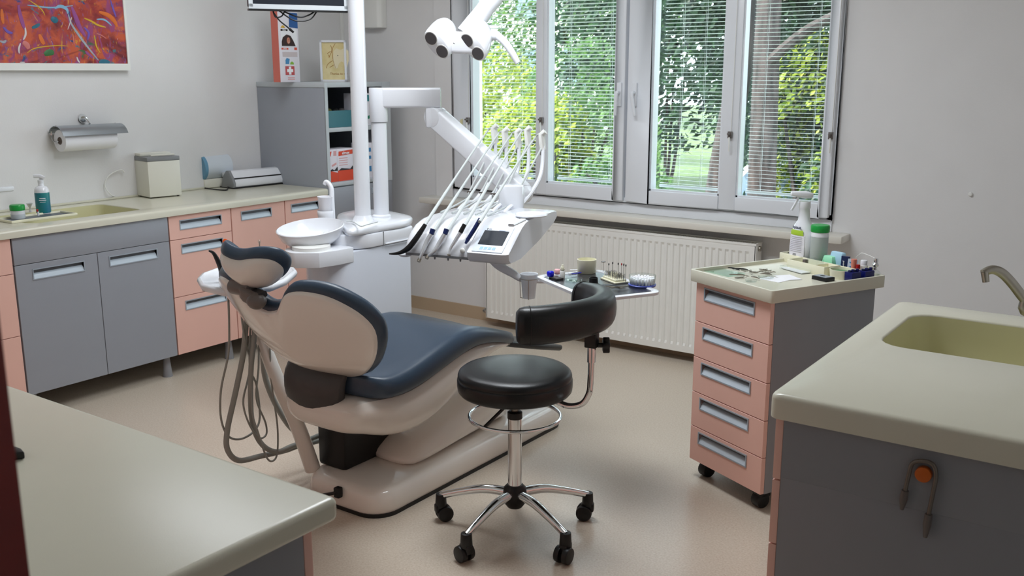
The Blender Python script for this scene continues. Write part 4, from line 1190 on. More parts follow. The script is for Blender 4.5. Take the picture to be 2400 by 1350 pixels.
arp = [Vector((cl_(.30, .12, 0).x, cl_(.30, .12, 0).y, .905)), pd(1165, 622, 3.80), pd(1200, 645, 3.72), pd(1240, 662, 3.66), tt(.06, .14, -.018)]
arp = [arp[0], pd(1165, 618, 3.98), pd(1200, 640, 3.92), pd(1236, 656, 3.86), tt(.05, .13, -.024)]
MB().tube(cr(arp, 6), [.020, .020, .017, .013, .009], 14, flat=.8).build('tray_arm', M_white, TR)
MB().box(.03, .12, .06, .16, -.026, -.017, M=MT).build('arm_plate', M_white, TR, bevel=.002)
# wire cup holder with cup at the left corner
cc = pd(1257, 690, (tt(0, 0, 0) - CAM).dot(FWD) + .02)
cc = tt(-.030, -.004, 0)
def cup_ring(z, r_, n=32): return [(cc.x + r_ * math.cos(2 * math.pi * k / n), cc.y + r_ * math.sin(2 * math.pi * k / n), z) for k in range(n)]
wr = MB().tube(cup_ring(TZt - .018, .035), .0016, 6, closed=True)
for a_ in (-150, -60):
    e = R(a_); ox, oy = math.cos(e), math.sin(e)
    wr.tube([(cc.x + .036 * ox, cc.y + .036 * oy, TZt - .018), (cc.x + .034 * ox, cc.y + .034 * oy, TZt - .085), (cc.x + .034 * ox, cc.y + .034 * oy, TZt - .095), (cc.x + .020 * ox, cc.y + .020 * oy, TZt - .099)], .0016, 6)
wr.build('cup_wire', M_steel, TR)
cup = thing('plastic_cup', 'translucent white cup in the wire holder at the tray corner', 'cup', (cc.x, cc.y, TZt - .09))
MB().lathe([(0, .0), (.0245, .0), (.0335, .092), (.0355, .094), (.0355, .098), (.0325, .096), (.0235, .003), (0, .003)], (cc.x, cc.y, TZt - .097), 28).build('cup', mat('milky_plastic', (236, 240, 244), .4, alpha=.75), cup, angle=50)
# --- things on the tray
def tpz(u, v): return pz(u, v, TZt - .004)
ZT = TZt - .0042
def on(u, v, z=None): p = pz(u, v, TZt if z is None else z); return Vector((p.x, p.y, ZT if z is None else z))
G = 'things on the instrument tray'
p = on(1290, 650)
MB_ = MB().lathe([(.0, 0), (.012, 0), (.014, .004), (.014, .016), (.011, .020), (0, .020)], p + Vector((0, 0, .0085)), 20)
blk = on(1305, 652)
tag(MB().box(-.032, .024, -.016, .016, 0, .008, M=Matrix.Translation(blk) @ Matrix.Rotation(R(-25), 4, 'Z')).build('dish_holder', M_dkplastic, origin=blk, bevel=.0015), 'small dark holder plate with two coloured pots at the left tray end', 'holder', G)
tag(MB_.build('glass_pot', M_cobalt, origin=p, angle=60), 'round cobalt blue pot at the left end of the instrument tray', 'pot', G)
p = on(1306, 645) + Vector((0, 0, .0085))
tag(MB().lathe([(.0, 0), (.011, 0), (.012, .004), (.0115, .017), (.009, .020), (0, .020)], p, 20).build('glass_pot', mat('pink_glass', (232, 176, 180), .15), origin=p, angle=60), 'round pale pink pot next to the cobalt pot on the tray', 'pot', G)
p = on(1316, 649) + Vector((.004, 0, .0))
t = thing('dropper_bottle', 'slim white bottle with yellow ribbed nozzle on the tray', 'bottle', p)
MB().lathe([(0, 0), (.010, 0), (.010, .027), (.008, .030), (0, .030)], p, 18).build('bottle', M_whitem, t, angle=50)
MB().lathe([(.0075, .029), (.0085, .032), (.0085, .037), (.007, .038), (.0078, .040), (.0072, .043), (.005, .046), (.004, .052), (0, .053)], p, 18).build('nozzle', M_cream, t, angle=50)
for k, (u, v) in enumerate(((1333, 641), (1340, 644), (1336, 637))):
    p = on(u, v); q = on(u + 22, v - 4 + 2 * k)
    m_ = MB(); sweep(m_, [p + Vector((0, 0, .004 + .004 * k)), q + Vector((0, 0, .005 + .004 * k))], rrect(-.003, .003, -.0012, .0012, .001, 2))
    tag(m_.build('mixing_stick', M_white if k != 1 else M_cobalt, origin=p), ['white flat mixing stick lowest of three left of the cream bowl', 'blue flat mixing stick between two white ones on the tray', 'white flat mixing stick topmost of three left of the cream bowl'][k], 'mixing stick', G)
p = on(1375, 637)
tag(MB().lathe([(0, 0), (.034, 0), (.0365, .003), (.038, .055), (.036, .0555), (.0345, .006), (0, .006)], p, 36).build('mixing_bowl', M_cream, origin=p, angle=50), 'round cream plastic bowl standing on the instrument tray', 'bowl', G)
p = on(1345, 655)
tag(MB().lathe([(0, 0), (.030, 0), (.034, .009), (.0325, .009), (.029, .002), (0, .002)], p, 32).build('glass_dish', M_clear, origin=p, angle=50), 'shallow clear glass dish in front of the cream bowl', 'dish', G)
p = on(1368, 659)
tag(MB().lathe([(0, 0), (.018, 0), (.021, .009), (.0195, .009), (.017, .002), (0, .002)], p, 28).build('glass_dish', M_clear, origin=p, angle=50), 'small clear glass dish between the larger dish and black pot', 'dish', G)
p = on(1391, 665)
t = thing('black_pot', 'black plastic pot with wide foot near the front tray rim', 'pot', p)
MB().lathe([(0, 0), (.022, 0), (.022, .003), (.0175, .006), (.016, .026), (.0165, .028), (.0145, .0285), (.0135, .022), (0, .022)], p, 28).build('pot', M_black, t, angle=50)
# bur block with many burs
bc = on(1440, 656)
bt = thing('bur_block', 'white bur stand bristling with small metal burs on the tray', 'bur stand', bc)
BM_ = Matrix.Translation(bc) @ Matrix((tux, tuy, Vector((0, 0, 1)))).transposed().to_4x4()
MB().box(-.055, .055, -.030, .030, 0, .006, M=BM_).box(-.048, .048, -.024, .024, .006, .014, M=BM_).build('block', M_cream, bt, bevel=.001)
rb = random.Random(3)
for a in range(13):
    for b2 in range(6):
        x, y = -.043 + .0072 * a, -.019 + .0076 * b2
        h = .012 + .006 * rb.random()
        pb = BM_ @ Vector((x, y, .014))
        g = MB().cyl(pb, pb + Vector((0, 0, h)), .0008, n=5)
        g.cyl(pb + Vector((0, 0, h)), pb + Vector((0, 0, h + .004)), .0012 + .0006 * rb.random(), .0004, n=6)
        g.build('bur', [M_steel, M_steel, M_cream, M_aludk][rb.randrange(4)], bt)
for k, (u, vt, col_) in enumerate(((1414, 614, 'disc'), (1427, 620, 0), (1436, 617, 0), (1449, 619, 0), (1457, 620, 1), (1462, 621, 0), (1467, 623, 0))):
    pt = pp(u, vt, bc + tuy * (.012 - .002 * k), Vector((tuy.x, tuy.y, 0)))
    pbse = Vector((pt.x, pt.y, bc.z + .012))
    tall = thing('polisher', 'tall polisher in the bur stand, ' + ['wearing a flat brown disc', 'first pointed one after the disc', 'second pointed one after the disc', 'third pointed one after the disc', 'the one with the dark red tip', 'just right of the red tipped one', 'nearest the cotton roll jar'][k], 'polisher', pbse, 0, 'tall polishers in the bur stand')
    MB().cyl(pbse, pt, .0011, n=6).build('shank', M_steel, tall)
    if col_ == 'disc': MB().cyl(pt, pt + Vector((0, 0, .0022)), .0095, n=24).build('disc', M_taupe, tall)
    else: MB().ball(pt + Vector((0, 0, .001)), .0026, 1, 1, 1.9, n=10).build('tip', M_red if col_ == 1 else M_dkplastic, tall)
# cotton roll dispenser
p = on(1505, 667)
t = thing('cotton_roll_jar', 'round clear jar packed with white cotton rolls on the tray', 'jar', p)
MB().lathe([(0, 0), (.050, 0), (.052, .006), (.050, .008), (0, .008)], p, 40).build('jar_base', mat('blue_base', (70, 84, 170), .3), t, angle=50)
MB().lathe([(.0475, .006), (.0505, .04), (.049, .04), (.0465, .008)], p, 40).build('jar_wall', M_clear, t, angle=50)
rolls = [(0, 0)] + [(.0115 * math.cos(R(60 * k)), .0115 * math.sin(R(60 * k))) for k in range(6)] + [(.0225 * math.cos(R(30 * k + 8)), .0225 * math.sin(R(30 * k + 8))) for k in range(12)] + [(.0335 * math.cos(R(20 * k)), .0335 * math.sin(R(20 * k))) for k in range(18)] + [(.0420 * math.cos(R(16.36 * k + 5)), .0420 * math.sin(R(16.36 * k + 5))) for k in range(22)]
cr0 = None
for k, (a, b_) in enumerate(rolls):
    h = .033 - .0012 * (k % 3)
    o = MB().cyl(p + Vector((a, b_, .008)), p + Vector((a, b_, h)), .0050, n=8).build('cotton_roll', M_paper, origin=p + Vector((a, b_, .008)), bevel=.001, seg=1)
    tag(o, 'white cotton roll standing packed in the clear jar on the tray', 'cotton roll', 'cotton rolls in the clear jar')
# tweezers and probes lying at the front of the tray
for k, (a, b_) in enumerate((((1408, 668), (1465, 671)), ((1413, 673), (1462, 677)), ((1430, 680), (1475, 672)))):
    p, q = on(*a) + Vector((0, 0, .004 + .003 * k)), on(*b_) + Vector((0, 0, .004 + .002 * k))
    tag(MB().tube(cr([p, p.lerp(q, .3) + Vector((0, 0, .002)), p.lerp(q, .8), q], 4), [.0008, .0025, .0025, .001], 8).build('dental_probe', M_steel if k else M_aludk, origin=p), ['dark handled probe lying on the tray behind the torso rest', 'steel probe lying across the front of the tray', 'short steel probe lying in front of the cotton roll jar'][k], 'dental probe', G)

# ================================================================== lamp, monitor
LT = 4.25
LC = pd(1105, 100, LT)
LM = thing('operating_lamp', 'white two-headed operating lamp with four lenses in front of the window', 'lamp', LC)
# two nacelles aimed down toward the chair: axis from back-top to the front-bottom
def lp(u, v, o=0): return pd(u, v, LT + o)
ax = (-.42 * RIGHT - .58 * UP - .70 * FWD).normalized()
ly = (.50 * RIGHT - .86 * UP); ly = (ly - ax * ly.dot(ax)).normalized()
lx = ly.cross(ax).normalized()
if lx.dot(RIGHT) < 0: lx = -lx
def nac(u, v, name):
    c = lp(u, v)
    rg = []
    for s_, w_, h_, dy in ((-.150, .010, .012, -.030), (-.146, .028, .030, -.030), (-.130, .043, .048, -.027), (-.10, .052, .062, -.020), (-.06, .054, .071, -.010), (-.02, .050, .074, -.003), (.0, .046, .073, 0), (.006, .041, .069, 0)):
        rg.append([c + ax * s_ + lx * (w_ * math.cos(a)) + ly * (dy + h_ * math.sin(a)) for a in [2 * math.pi * j / 32 for j in range(32)]])
    o = MB().loft(rg).build(name, M_white, LM, angle=60)
    for sgn in (-1, 1):
        lc = c + ax * .0065 + ly * (.036 * sgn)
        MB().cyl(lc - ax * .004, lc + ax * .0015, .0315, n=32).build('lens_ring', M_whitem, o)
        MB().cyl(lc, lc + ax * .003, .028, n=32).build('lens', M_lens, o)
    return c
cA = nac(1025, 104, 'lamp_head'); cB = nac(1109, 109, 'lamp_head')
m_ = MB(); sweep(m_, [cA - ax * .03, cA.lerp(cB, .5) - ax * .022, cB - ax * .03], rrect(-.022, .022, -.050, .045, .018, 5), upv=ly); m_.build('bridge', M_white, LM, bevel=.003)
lo_ = cA.lerp(cB, .5) + ax * .0005 - ly * .01
MB().cyl(lo_ - ax * .004, lo_ + ax * .0008, .004, n=12).build('logo', M_dkplastic, LM)
MB().cyl(lp(1148, 82, .08), lp(1168, 84, .06), .026, .020, n=20).build('handle_hub', M_white, LM, bevel=.004)
q = [lp(1166, 84, .06), lp(1182, 98, .04), lp(1198, 120, .03), lp(1214, 148, .03)]
MB().tube(cr(q, 6), [.018, .0175, .017, .016, .013], 14, flat=.85).build('handle', M_white, LM)
q = [lp(1090, 82, .10), lp(1112, 55, .10), lp(1138, 20, .10), lp(1165, -25, .12), lp(1110, -110, .15), Vector((-2.9, 3.35, 2.35)), Vector((-3.222, 3.347, 2.40))]
MB().tube(cr(q, 6), [.044, .044, .040, .034, .026, .026, .03], 18).build('lamp_arm', M_white, LM)
# monitor on the column
MO = pd(816, 28, 4.43)
mdir = Vector((.5, .866, 0)).normalized()
# lower edge runs from the right end back to the left
ml = .0
mL = pp(583, 22, MO, Vector((-mdir.y, mdir.x, 0)))
mw = (mL - MO).length
MN = thing('monitor', 'flat monitor with silver bezel hanging beside the white column', 'monitor', (MO + mL) / 2)
mnx = (MO - mL).normalized(); mnx.z = 0; mnx.normalize(); mny = Vector((-mnx.y, mnx.x, 0))
MM = Matrix.Translation(mL + Vector((0, 0, .0))) @ Matrix((mnx, mny, Vector((0, 0, 1)))).transposed().to_4x4()
mh = .30
MB().box(0, mw, 0, .035, .012, mh, M=MM).build('housing', M_black, MN, bevel=.004)
bz = MB().box(0, mw, -.004, .0, .003, .024, M=MM).box(0, mw, -.004, 0, mh - .018, mh, M=MM).box(0, .018, -.004, 0, .012, mh, M=MM).box(mw - .018, mw, -.004, 0, .012, mh, M=MM)
bz.build('bezel', mat('silver_bezel', (206, 212, 216), .35), MN)
MB().box(.0, mw, -.004, .03, -.004, .004, M=MM).build('lower_strip', M_black, MN)
MB().box(.018, mw - .018, -.0015, 0, .024, mh - .018, M=MM).build('screen', M_screen, MN)
mc = MM @ Vector((mw * .6, .036, .16))
MB().tube([mc, Vector((-3.222, 3.347, mc.z))], .02, 10).build('mount_arm', M_whitem, MN)
for k, pts in enumerate((((640, 26), (646, 40), (660, 38), (668, 24)), ((655, 26), (690, 48), (725, 46), (742, 28)), ((665, 27), (700, 40), (722, 36), (738, 27)), ((640, 28), (655, 48), (672, 62), (688, 76)))):
    qq = [MM @ Vector((0, .02, 0))] and [pp(u, v, mL + mny * .02, mny) for u, v in pts]
    c_ = MB().tube(cr(qq, 6), .0032, 8)
    if k == 3: c_.cyl(qq[-2].lerp(qq[-1], .4), qq[-1] , .006, .005, n=8)
    c_.build('cable', M_black, MN)

# ================================================================== left wall: painting, towel holder
def patch_x(x, poly, m, name, par, th=.0012):
    """thin printed patch on a plane facing +x; poly in (y, z)"""
    return MB().loft([[(x, a, b_) for a, b_ in poly], [(x + th, a, b_) for a, b_ in poly]]).build(name, m, par)
PT = thing('painting', 'abstract red painting with blue and yellow strokes in white frame', 'painting', (-4.94, 2.7, 1.9))
py0, py1, pz0, pz1 = 2.20, 3.322, 1.600, 2.45
g = MB().box(-4.95, -4.918, py0, py1, pz0, pz0 + .036).box(-4.95, -4.918, py0, py1, pz1 - .03, pz1).box(-4.95, -4.918, py0, py0 + .02, pz0 + .0365, pz1 - .0305).box(-4.95, -4.918, py1 - .014, py1, pz0 + .0365, pz1 - .0305)
g.build('frame', M_whitem, PT)
M_paint0 = ramp_mat('red_oil_paint', [(.30, (88, 24, 34)), (.42, (150, 36, 34)), (.50, (172, 62, 40)), (.56, (140, 50, 84)), (.64, (206, 98, 50)), (.74, (120, 60, 120))], 3.2, .5, distort=2.2, detail=8, bump=.3)
def painted():
    m = M_paint0; N, L = m.node_tree.nodes, m.node_tree.links
    b = [n for n in N if n.type == 'BSDF_PRINCIPLED'][0]
    src = b.inputs['Base Color'].links[0].from_socket
    tc = [n for n in N if n.type == 'TEX_COORD'][0]
    for k, (c, sc_, st_, lo, hi, dis) in enumerate([((196, 84, 46), 4.0, (1, 1, 1.6), .52, .62, 1.5), ((150, 60, 110), 5.0, (1, 2.2, .8), .56, .64, 2.5), ((110, 20, 30), 3.0, (1, 1, 2), .55, .66, 2), ((40, 62, 120), 6.0, (1, 1.4, 1), .62, .68, 3), ((60, 110, 120), 7.0, (1, 1, 1.8), .64, .70, 2.5), ((206, 140, 46), 6.5, (1, 2.5, 1), .64, .69, 3), ((124, 90, 160), 9, (1, 3, 1), .64, .70, 3), ((200, 150, 150), 14, (1, 3.2, .9), .68, .73, 3), ((60, 96, 56), 6, (1, 1, 2), .66, .72, 1.5)]):
        mp = N.new('ShaderNodeMapping'); mp.inputs['Scale'].default_value = st_; mp.inputs['Location'].default_value = (k * 3.1, k * 1.7, k * 2.3); mp.inputs['Rotation'].default_value = (R(25 * (k % 3 - 1)), 0, 0)
        n = N.new('ShaderNodeTexNoise'); n.inputs['Scale'].default_value = sc_; n.inputs['Detail'].default_value = 5; n.inputs['Distortion'].default_value = dis
        r = N.new('ShaderNodeMapRange'); r.inputs['From Min'].default_value = lo; r.inputs['From Max'].default_value = hi
        x = N.new('ShaderNodeMix'); x.data_type = 'RGBA'; x.inputs[7].default_value = lin(c) + (1,)
        L.new(tc.outputs['Object'], mp.inputs[0]); L.new(mp.outputs[0], n.inputs['Vector']); L.new(n.outputs['Fac'], r.inputs[0]); L.new(r.outputs[0], x.inputs[0]); L.new(src, x.inputs[6]); src = x.outputs[2]
    L.new(src, b.inputs['Base Color'])
    return m
M_paint = painted()
MB().box(-4.948, -4.925, py0 + .02, py1 - .014, pz0 + .034, pz1 - .028).build('canvas', M_paint, PT)
PC = {'w': (214, 206, 206), 'lb': (130, 176, 206), 'b': (34, 60, 128), 'y': (208, 164, 40), 'g': (56, 112, 62), 'p': (146, 74, 138), 'o': (214, 110, 44), 'r': (168, 22, 30), 'pk': (206, 120, 116), 'v': (110, 84, 176), 't': (40, 104, 126), 'd': (66, 34, 40), 'gr': (160, 164, 176)}
for k_, c_ in PC.items(): mat('oil_' + k_, c_, .5, var=.15, vscale=30)
strokes = [('gr', .012, [(1200, 250), (1255, 420), (1400, 640), (1550, 840), (1730, 1060)]), ('w', .004, [(1190, 520), (1230, 400), (1260, 300)]), ('lb', .016, [(960, 150), (1060, 110), (1170, 160), (1190, 240)]), ('lb', .007, [(480, 90), (640, 110), (820, 130), (1000, 130), (1280, 100)]),
    ('y', .006, [(500, 0), (640, 90), (740, 180), (790, 270)]), ('b', .022, [(740, 330), (830, 250), (900, 230)]), ('t', .022, [(900, 310), (960, 350), (1010, 330)]), ('b', .014, [(700, 400), (790, 340), (860, 380)]), ('t', .012, [(560, 490), (640, 460), (700, 420)]),
    ('o', .030, [(1460, 100), (1600, 200), (1740, 250)]), ('o', .018, [(1740, 210), (1900, 270), (2000, 360), (2060, 470)]), ('y', .010, [(1480, 320), (1600, 370), (1720, 440), (1860, 480)]), ('lb', .009, [(1700, 340), (1840, 350), (1960, 450)]), ('pk', .014, [(1520, 430), (1700, 500), (1900, 560)]),
    ('p', .018, [(1260, 120), (1330, 300), (1400, 480), (1500, 640)]), ('pk', .006, [(1330, 0), (1390, 180), (1440, 360), (1450, 470)]), ('v', .009, [(1480, 480), (1560, 580), (1540, 700)]), ('b', .013, [(1700, 0), (1780, 90), (1850, 160)]), ('v', .008, [(1940, 0), (1990, 160), (2040, 300)]), ('r', .018, [(2060, 40), (2140, 180), (2160, 300)]),
    ('p', .014, [(320, 90), (350, 240), (400, 420), (440, 520)]), ('pk', .008, [(320, 100), (380, 120), (450, 230)]), ('w', .010, [(440, 470), (450, 600), (410, 700)]), ('w', .009, [(360, 760), (330, 860), (340, 940)]), ('pk', .020, [(400, 740), (470, 790), (500, 860)]), ('t', .011, [(180, 40), (150, 160), (110, 300), (110, 420)]),
    ('o', .012, [(30, 160), (40, 300), (60, 420)]), ('r', .018, [(0, 500), (80, 580), (150, 660)]), ('v', .010, [(60, 480), (140, 560), (220, 580)]), ('gr', .012, [(0, 720), (60, 740), (110, 710)]), ('g', .022, [(780, 960), (870, 920), (950, 930)]), ('g', .016, [(100, 960), (200, 930), (300, 960)]), ('y', .005, [(480, 930), (560, 870), (700, 830), (1000, 800), (1200, 810)]),
    ('p', .013, [(1000, 960), (1150, 970), (1380, 1010)]), ('w', .008, [(1350, 1000), (1370, 1060), (1400, 1100)]), ('y', .008, [(1660, 620), (1690, 800), (1760, 930)]), ('y', .006, [(1800, 840), (1830, 880)]), ('v', .011, [(1900, 900), (1960, 1000), (2030, 1120)]), ('t', .020, [(1740, 1100), (1840, 1090), (1930, 1110)]), ('pk', .004, [(1080, 260), (1110, 460), (1135, 690)]),
    ('pk', .004, [(1280, 600), (1300, 780)]), ('pk', .012, [(860, 440), (880, 560), (900, 640)]), ('o', .016, [(690, 600), (740, 720), (780, 780)]), ('w', .004, [(350, 1100), (440, 1105)]), ('pk', .004, [(1700, 590), (1780, 620), (1870, 680)]), ('d', .014, [(940, 440), (950, 600), (960, 700)]), ('p', .010, [(1500, 900), (1560, 960), (1640, 1020)])]
for ks_, (c_, wd, pts) in enumerate(strokes):
    if c_ not in ('gr', 'w', 'lb', 'y') and ks_ % 2: continue
    wd *= 1.0 if c_ in ('gr', 'w', 'lb', 'y') else 1.35
    pp_ = [px(a / 7.5, min(b_ / 7.5, 150.5), -4.9245) for a, b_ in pts]
    pp_ = [Vector((-4.9245, max(py0 + .03, min(py1 - .02, p.y)), max(pz0 + .04, p.z))) for p in pp_]
    m_ = MB(); path_ = cr(pp_, 5); n_p = len(path_)
    sweep(m_, path_, [(-wd * .5, 0), (wd * .5, 0), (wd * .45, .001), (-wd * .45, .001)] , upv=(1, 0, 0), scales=[.35 + .75 * math.sin(math.pi * (k + .7) / (n_p + .4)) for k in range(n_p)])
    m_.build('paint_stroke', MATS['oil_' + c_], PT)

TH = thing('towel_holder', 'steel paper towel holder with curved cover on the left wall', 'towel holder', (-4.95, 3.0, 1.31))
ya, yb = px(135, 300, -4.85).y, px(287, 290, -4.85).y
MB().lathe([(0, 0), (.022, 0), (.024, .006), (.018, .02), (.01, .03), (0, .032)], n=24, M=Matrix.Translation((-4.948, px(195, 278, -4.94).y, px(195, 278, -4.94).z)) @ Matrix.Rotation(R(90), 4, 'Y')).build('wall_rosette', M_chrome, TH)
hy = px(195, 278, -4.94).y
MB().tube(cr([(-4.93, hy, 1.355), (-4.90, hy, 1.335), (-4.885, hy, 1.322)], 4), .006, 8).build('hanger', M_chrome, TH)
cvp = []
for k in range(9):
    a = R(150 - 130 * k / 8)
    cvp.append((-4.875 + .078 * math.cos(a), 1.243 + .078 * math.sin(a)))
cvi = [(-4.875 + (x + 4.875) * .97, 1.243 + (z - 1.243) * .97) for x, z in reversed(cvp)]
MB().loft([[(x, y, z) for x, z in cvp + cvi] for y in (ya, yb)]).build('cover', mat('satin_steel', (168, 174, 180), .3, .85), TH, angle=50)
for y in (ya + .012, yb - .02):
    MB().tube(cr([(-4.885, y, 1.32), (-4.93, y, 1.30), (-4.935, y, 1.25), (-4.90, y, 1.235), (-4.875, y, 1.243)], 5), .003, 6).build('side_wire', M_chrome, TH)
rl = thing('paper_towel_roll', 'white paper towel roll hanging under the steel cover', 'paper towel roll', (-4.875, 3.0, 1.243))
MB().loft([[(-4.875 + r_ * math.cos(a), y, 1.243 + r_ * math.sin(a)) for a in [2 * math.pi * j / 32 for j in range(32)]] for y, r_ in ((ya + .03, .02), (ya + .02, .02), (ya + .02, .056), (yb - .055, .056), (yb - .055, .02), (yb - .06, .02))]).build('paper', M_paper, rl, angle=50)
MB().cyl((-4.875, ya + .018, 1.243), (-4.875, yb - .05, 1.243), .0195, n=20).build('core', mat('card_core', (96, 84, 76), .8), rl)
# grey dispenser on the back wall, top left of the window
p = py(882, 20, YW)
xa, xb_ = py(856, 20, YW).x, py(909, 20, YW).x
tag(MB().loft([[(xa + .01 + k_, YW - d_, z) for k_, d_ in ((0, 0), (.0, .05), (.02, .075), (xb_ - xa - .04, .075), (xb_ - xa - .02, .05), (xb_ - xa - .02, 0))] for z in (1.873, 1.885, 2.12)]).build('soap_dispenser', M_whitem, origin=(xa, YW, 1.87), bevel=.006), 'pale grey wall dispenser on the back wall left of the window', 'dispenser')
# pale yellow sheet tucked beside the window frame
q = [py(1062, 290, YW - .03), py(1084, 278, YW - .05), py(1084, 335, YW - .05), py(1062, 332, YW - .03)]
tag(MB().add([v + o for o in (Vector((0, 0, 0)), Vector((0, .0015, 0))) for v in q], [(0, 1, 2, 3), (7, 6, 5, 4), (0, 4, 5, 1), (1, 5, 6, 2), (2, 6, 7, 3), (3, 7, 4, 0)]).build('paper_note', mat('yellow_paper', (226, 220, 170), .7), origin=q[2]), 'pale yellow paper tucked beside the left window frame', 'note')

# ================================================================== things on the left worktop (top at .90)
ZL = .9005
def L_(u, v, z=ZL): return pz(u, v, z)
# mixer tap
b0 = L_(66, 478); bx_, by0_ = b0.x - .02, b0.y
fq = thing('faucet', 'chrome mixer tap with raised lever behind the left sink', 'tap', (bx_, by0_, .9))
def fp_(u, v): return pp(u, v, (bx_, by0_, 1), FWD)
MB().lathe([(.027, 0), (.027, .012), (.023, .02), (.022, .11), (.024, .12), (.024, .165), (.020, .175), (0, .176)], (bx_, by0_, .9), 24).build('body', M_chrome, fq, angle=50)
MB().tube(cr([Vector((bx_, by0_, .985)), fp_(82, 426), fp_(120, 410), fp_(150, 402), fp_(163, 399)], 6), [.012, .0115, .011, .011, .012], 14).build('spout', M_chrome, fq)
e = fp_(165, 400); MB().cyl(e + Vector((0, 0, .008)), e + Vector((0, 0, -.012)), .012).build('aerator', M_chrome, fq, bevel=.001)
m_ = MB(); sweep(m_, cr([Vector((bx_, by0_, 1.07)), fp_(58, 393), fp_(78, 387), fp_(105, 377)], 5), rrect(-.012, .012, -.005, .005, .003, 3)); m_.build('lever', M_chrome, fq)
# dark lined tray with the bottles
tr0, tr1 = L_(28, 524), L_(165, 502)
dv = (tr1 - tr0); dy = dv.y
ty0, ty1 = tr0.y - .0, tr1.y
TX1 = tr0.x; TX0 = TX1 - .15
def ringbox(x0, x1, ya_, yb_, z0, h, t_):
    o_ = [(x0, ya_), (x1, ya_), (x1, yb_), (x0, yb_)]; i_ = [(x0 + t_, ya_ + t_), (x1 - t_, ya_ + t_), (x1 - t_, yb_ - t_), (x0 + t_, yb_ - t_)]
    return MB().loft([[(a, b_, z0) for a, b_ in o_], [(a, b_, z0 + h) for a, b_ in o_], [(a, b_, z0 + h) for a, b_ in i_], [(a, b_, z0 + .002) for a, b_ in i_]])
TRL = thing('tray', 'cream edged tray with dark floor on the left worktop', 'tray', ((TX0 + TX1) / 2, (ty0 + ty1) / 2, ZL))
ringbox(TX0, TX1, ty0, ty1, ZL, .012, .006).build('rim', M_cream, TRL, bevel=.001)
MB().box(TX0 + .007, TX1 - .007, ty0 + .007, ty1 - .007, ZL + .0025, ZL + .0038).build('liner', M_aludk, TRL)
zb = ZL + .0042
def bottle(name, label, cat, c, parts_, group=None):
    t = thing(name, label, cat, c, 0, group)
    for nm, prof_, m_ in parts_: MB().lathe(prof_, c, 32).build(nm, m_, t, angle=40)
    return t
c = pz(103, 500, zb); c = Vector((c.x, c.y, zb))
sp_ = bottle('soap_bottle', 'teal labelled white pump soap bottle on the left tray', 'bottle', c, [('bottle', [(0, 0), (.032, 0), (.034, .005), (.034, .112), (.032, .122), (.026, .132), (.014, .137), (.013, .150), (0, .150)], M_white)])
lb_ = MB().lathe([(.0345, .006), (.0345, .104), (.0343, .105), (.0343, .005)], c, 32).build('label_wrap', ramp_mat('teal_print', [(.4, (16, 108, 132)), (.6, (34, 132, 122))], 5, .4), sp_)
def arc_text(txt, size, c, r, z, ang, m_, par, name='lettering'):
    mb = text_mb(txt, size, Matrix.Identity(4), depth=.0002)
    mb.v = [Vector((c.x + (r + p.z) * math.cos(ang + p.x / r), c.y + (r + p.z) * math.sin(ang + p.x / r), z + p.y)) for p in mb.v]
    return mb.build(name, m_, par, angle=180)
ang_l = math.atan2(-c.y, -c.x)
def arc_bar(z0, z1, wd, nm, m_, par, r_=.0348):
    rg_ = [[(c.x + rr * math.cos(ang_l + t_ / r_), c.y + rr * math.sin(ang_l + t_ / r_), c.z + z) for z, rr in ((z0, r_ - .0004), (z0, r_ + .0003), (z1, r_ + .0003), (z1, r_ - .0004))] for t_ in [wd * (k / 6 - .5) for k in range(7)]]
    return MB().loft(rg_).build(nm, m_, par)
arc_bar(.076, .080, .028, 'print_line', M_paper, sp_); arc_bar(.067, .071, .034, 'print_line', M_paper, sp_); arc_bar(.059, .061, .026, 'print_line', M_paper, sp_)
MB().lathe([(.012, .148), (.014, .152), (.014, .166), (.006, .168), (.006, .178)], c, 20).build('pump_collar', M_white, sp_)
m_ = MB(); sweep(m_, [c + Vector((-.02, -.02, .186)), c + Vector((0, 0, .186)), c + Vector((.012, .014, .176))], rrect(-.013, .013, -.009, .009, .005, 3)); m_.build('pump_head', M_white, sp_)
c = pz(43, 512, zb); c = Vector((c.x, c.y, zb))
wj = bottle('wipes_jar', 'small white jar with green lid on the left tray', 'jar', c, [('jar', [(0, 0), (.031, 0), (.032, .004), (.032, .042), (0, .042)], M_white), ('label_wrap', [(.0325, .003), (.0325, .022), (.0323, .0225), (.0323, .002)], M_greylite), ('lid', [(.0335, .040), (.034, .042), (.034, .062), (.031, .067), (0, .068)], M_green)])
c = pz(88, 505, zb)
t = thing('bur_holder', 'tiny red and white piece in front of the soap bottle', 'small part', (c.x + .008, c.y, zb))
MB().cyl((c.x + .008, c.y, zb), (c.x + .008, c.y, zb + .02), .005, n=12).build('base', M_white, t)
MB().cyl((c.x + .008, c.y - .003, zb + .02), (c.x + .008, c.y - .003, zb + .032), .0045, n=12).build('cap', M_red, t, bevel=.001)
c = pz(71, 497, zb); c = Vector((c.x, c.y, zb))
t = thing('mixing_cup', 'small white conical cup between the green lidded jar and soap bottle', 'cup', c)
MB().lathe([(0, 0), (.010, 0), (.003, .012), (.004, .022), (.016, .044), (.015, .045), (.002, .024), (0, .022)], c, 20).build('cup', M_paper, t, angle=50)
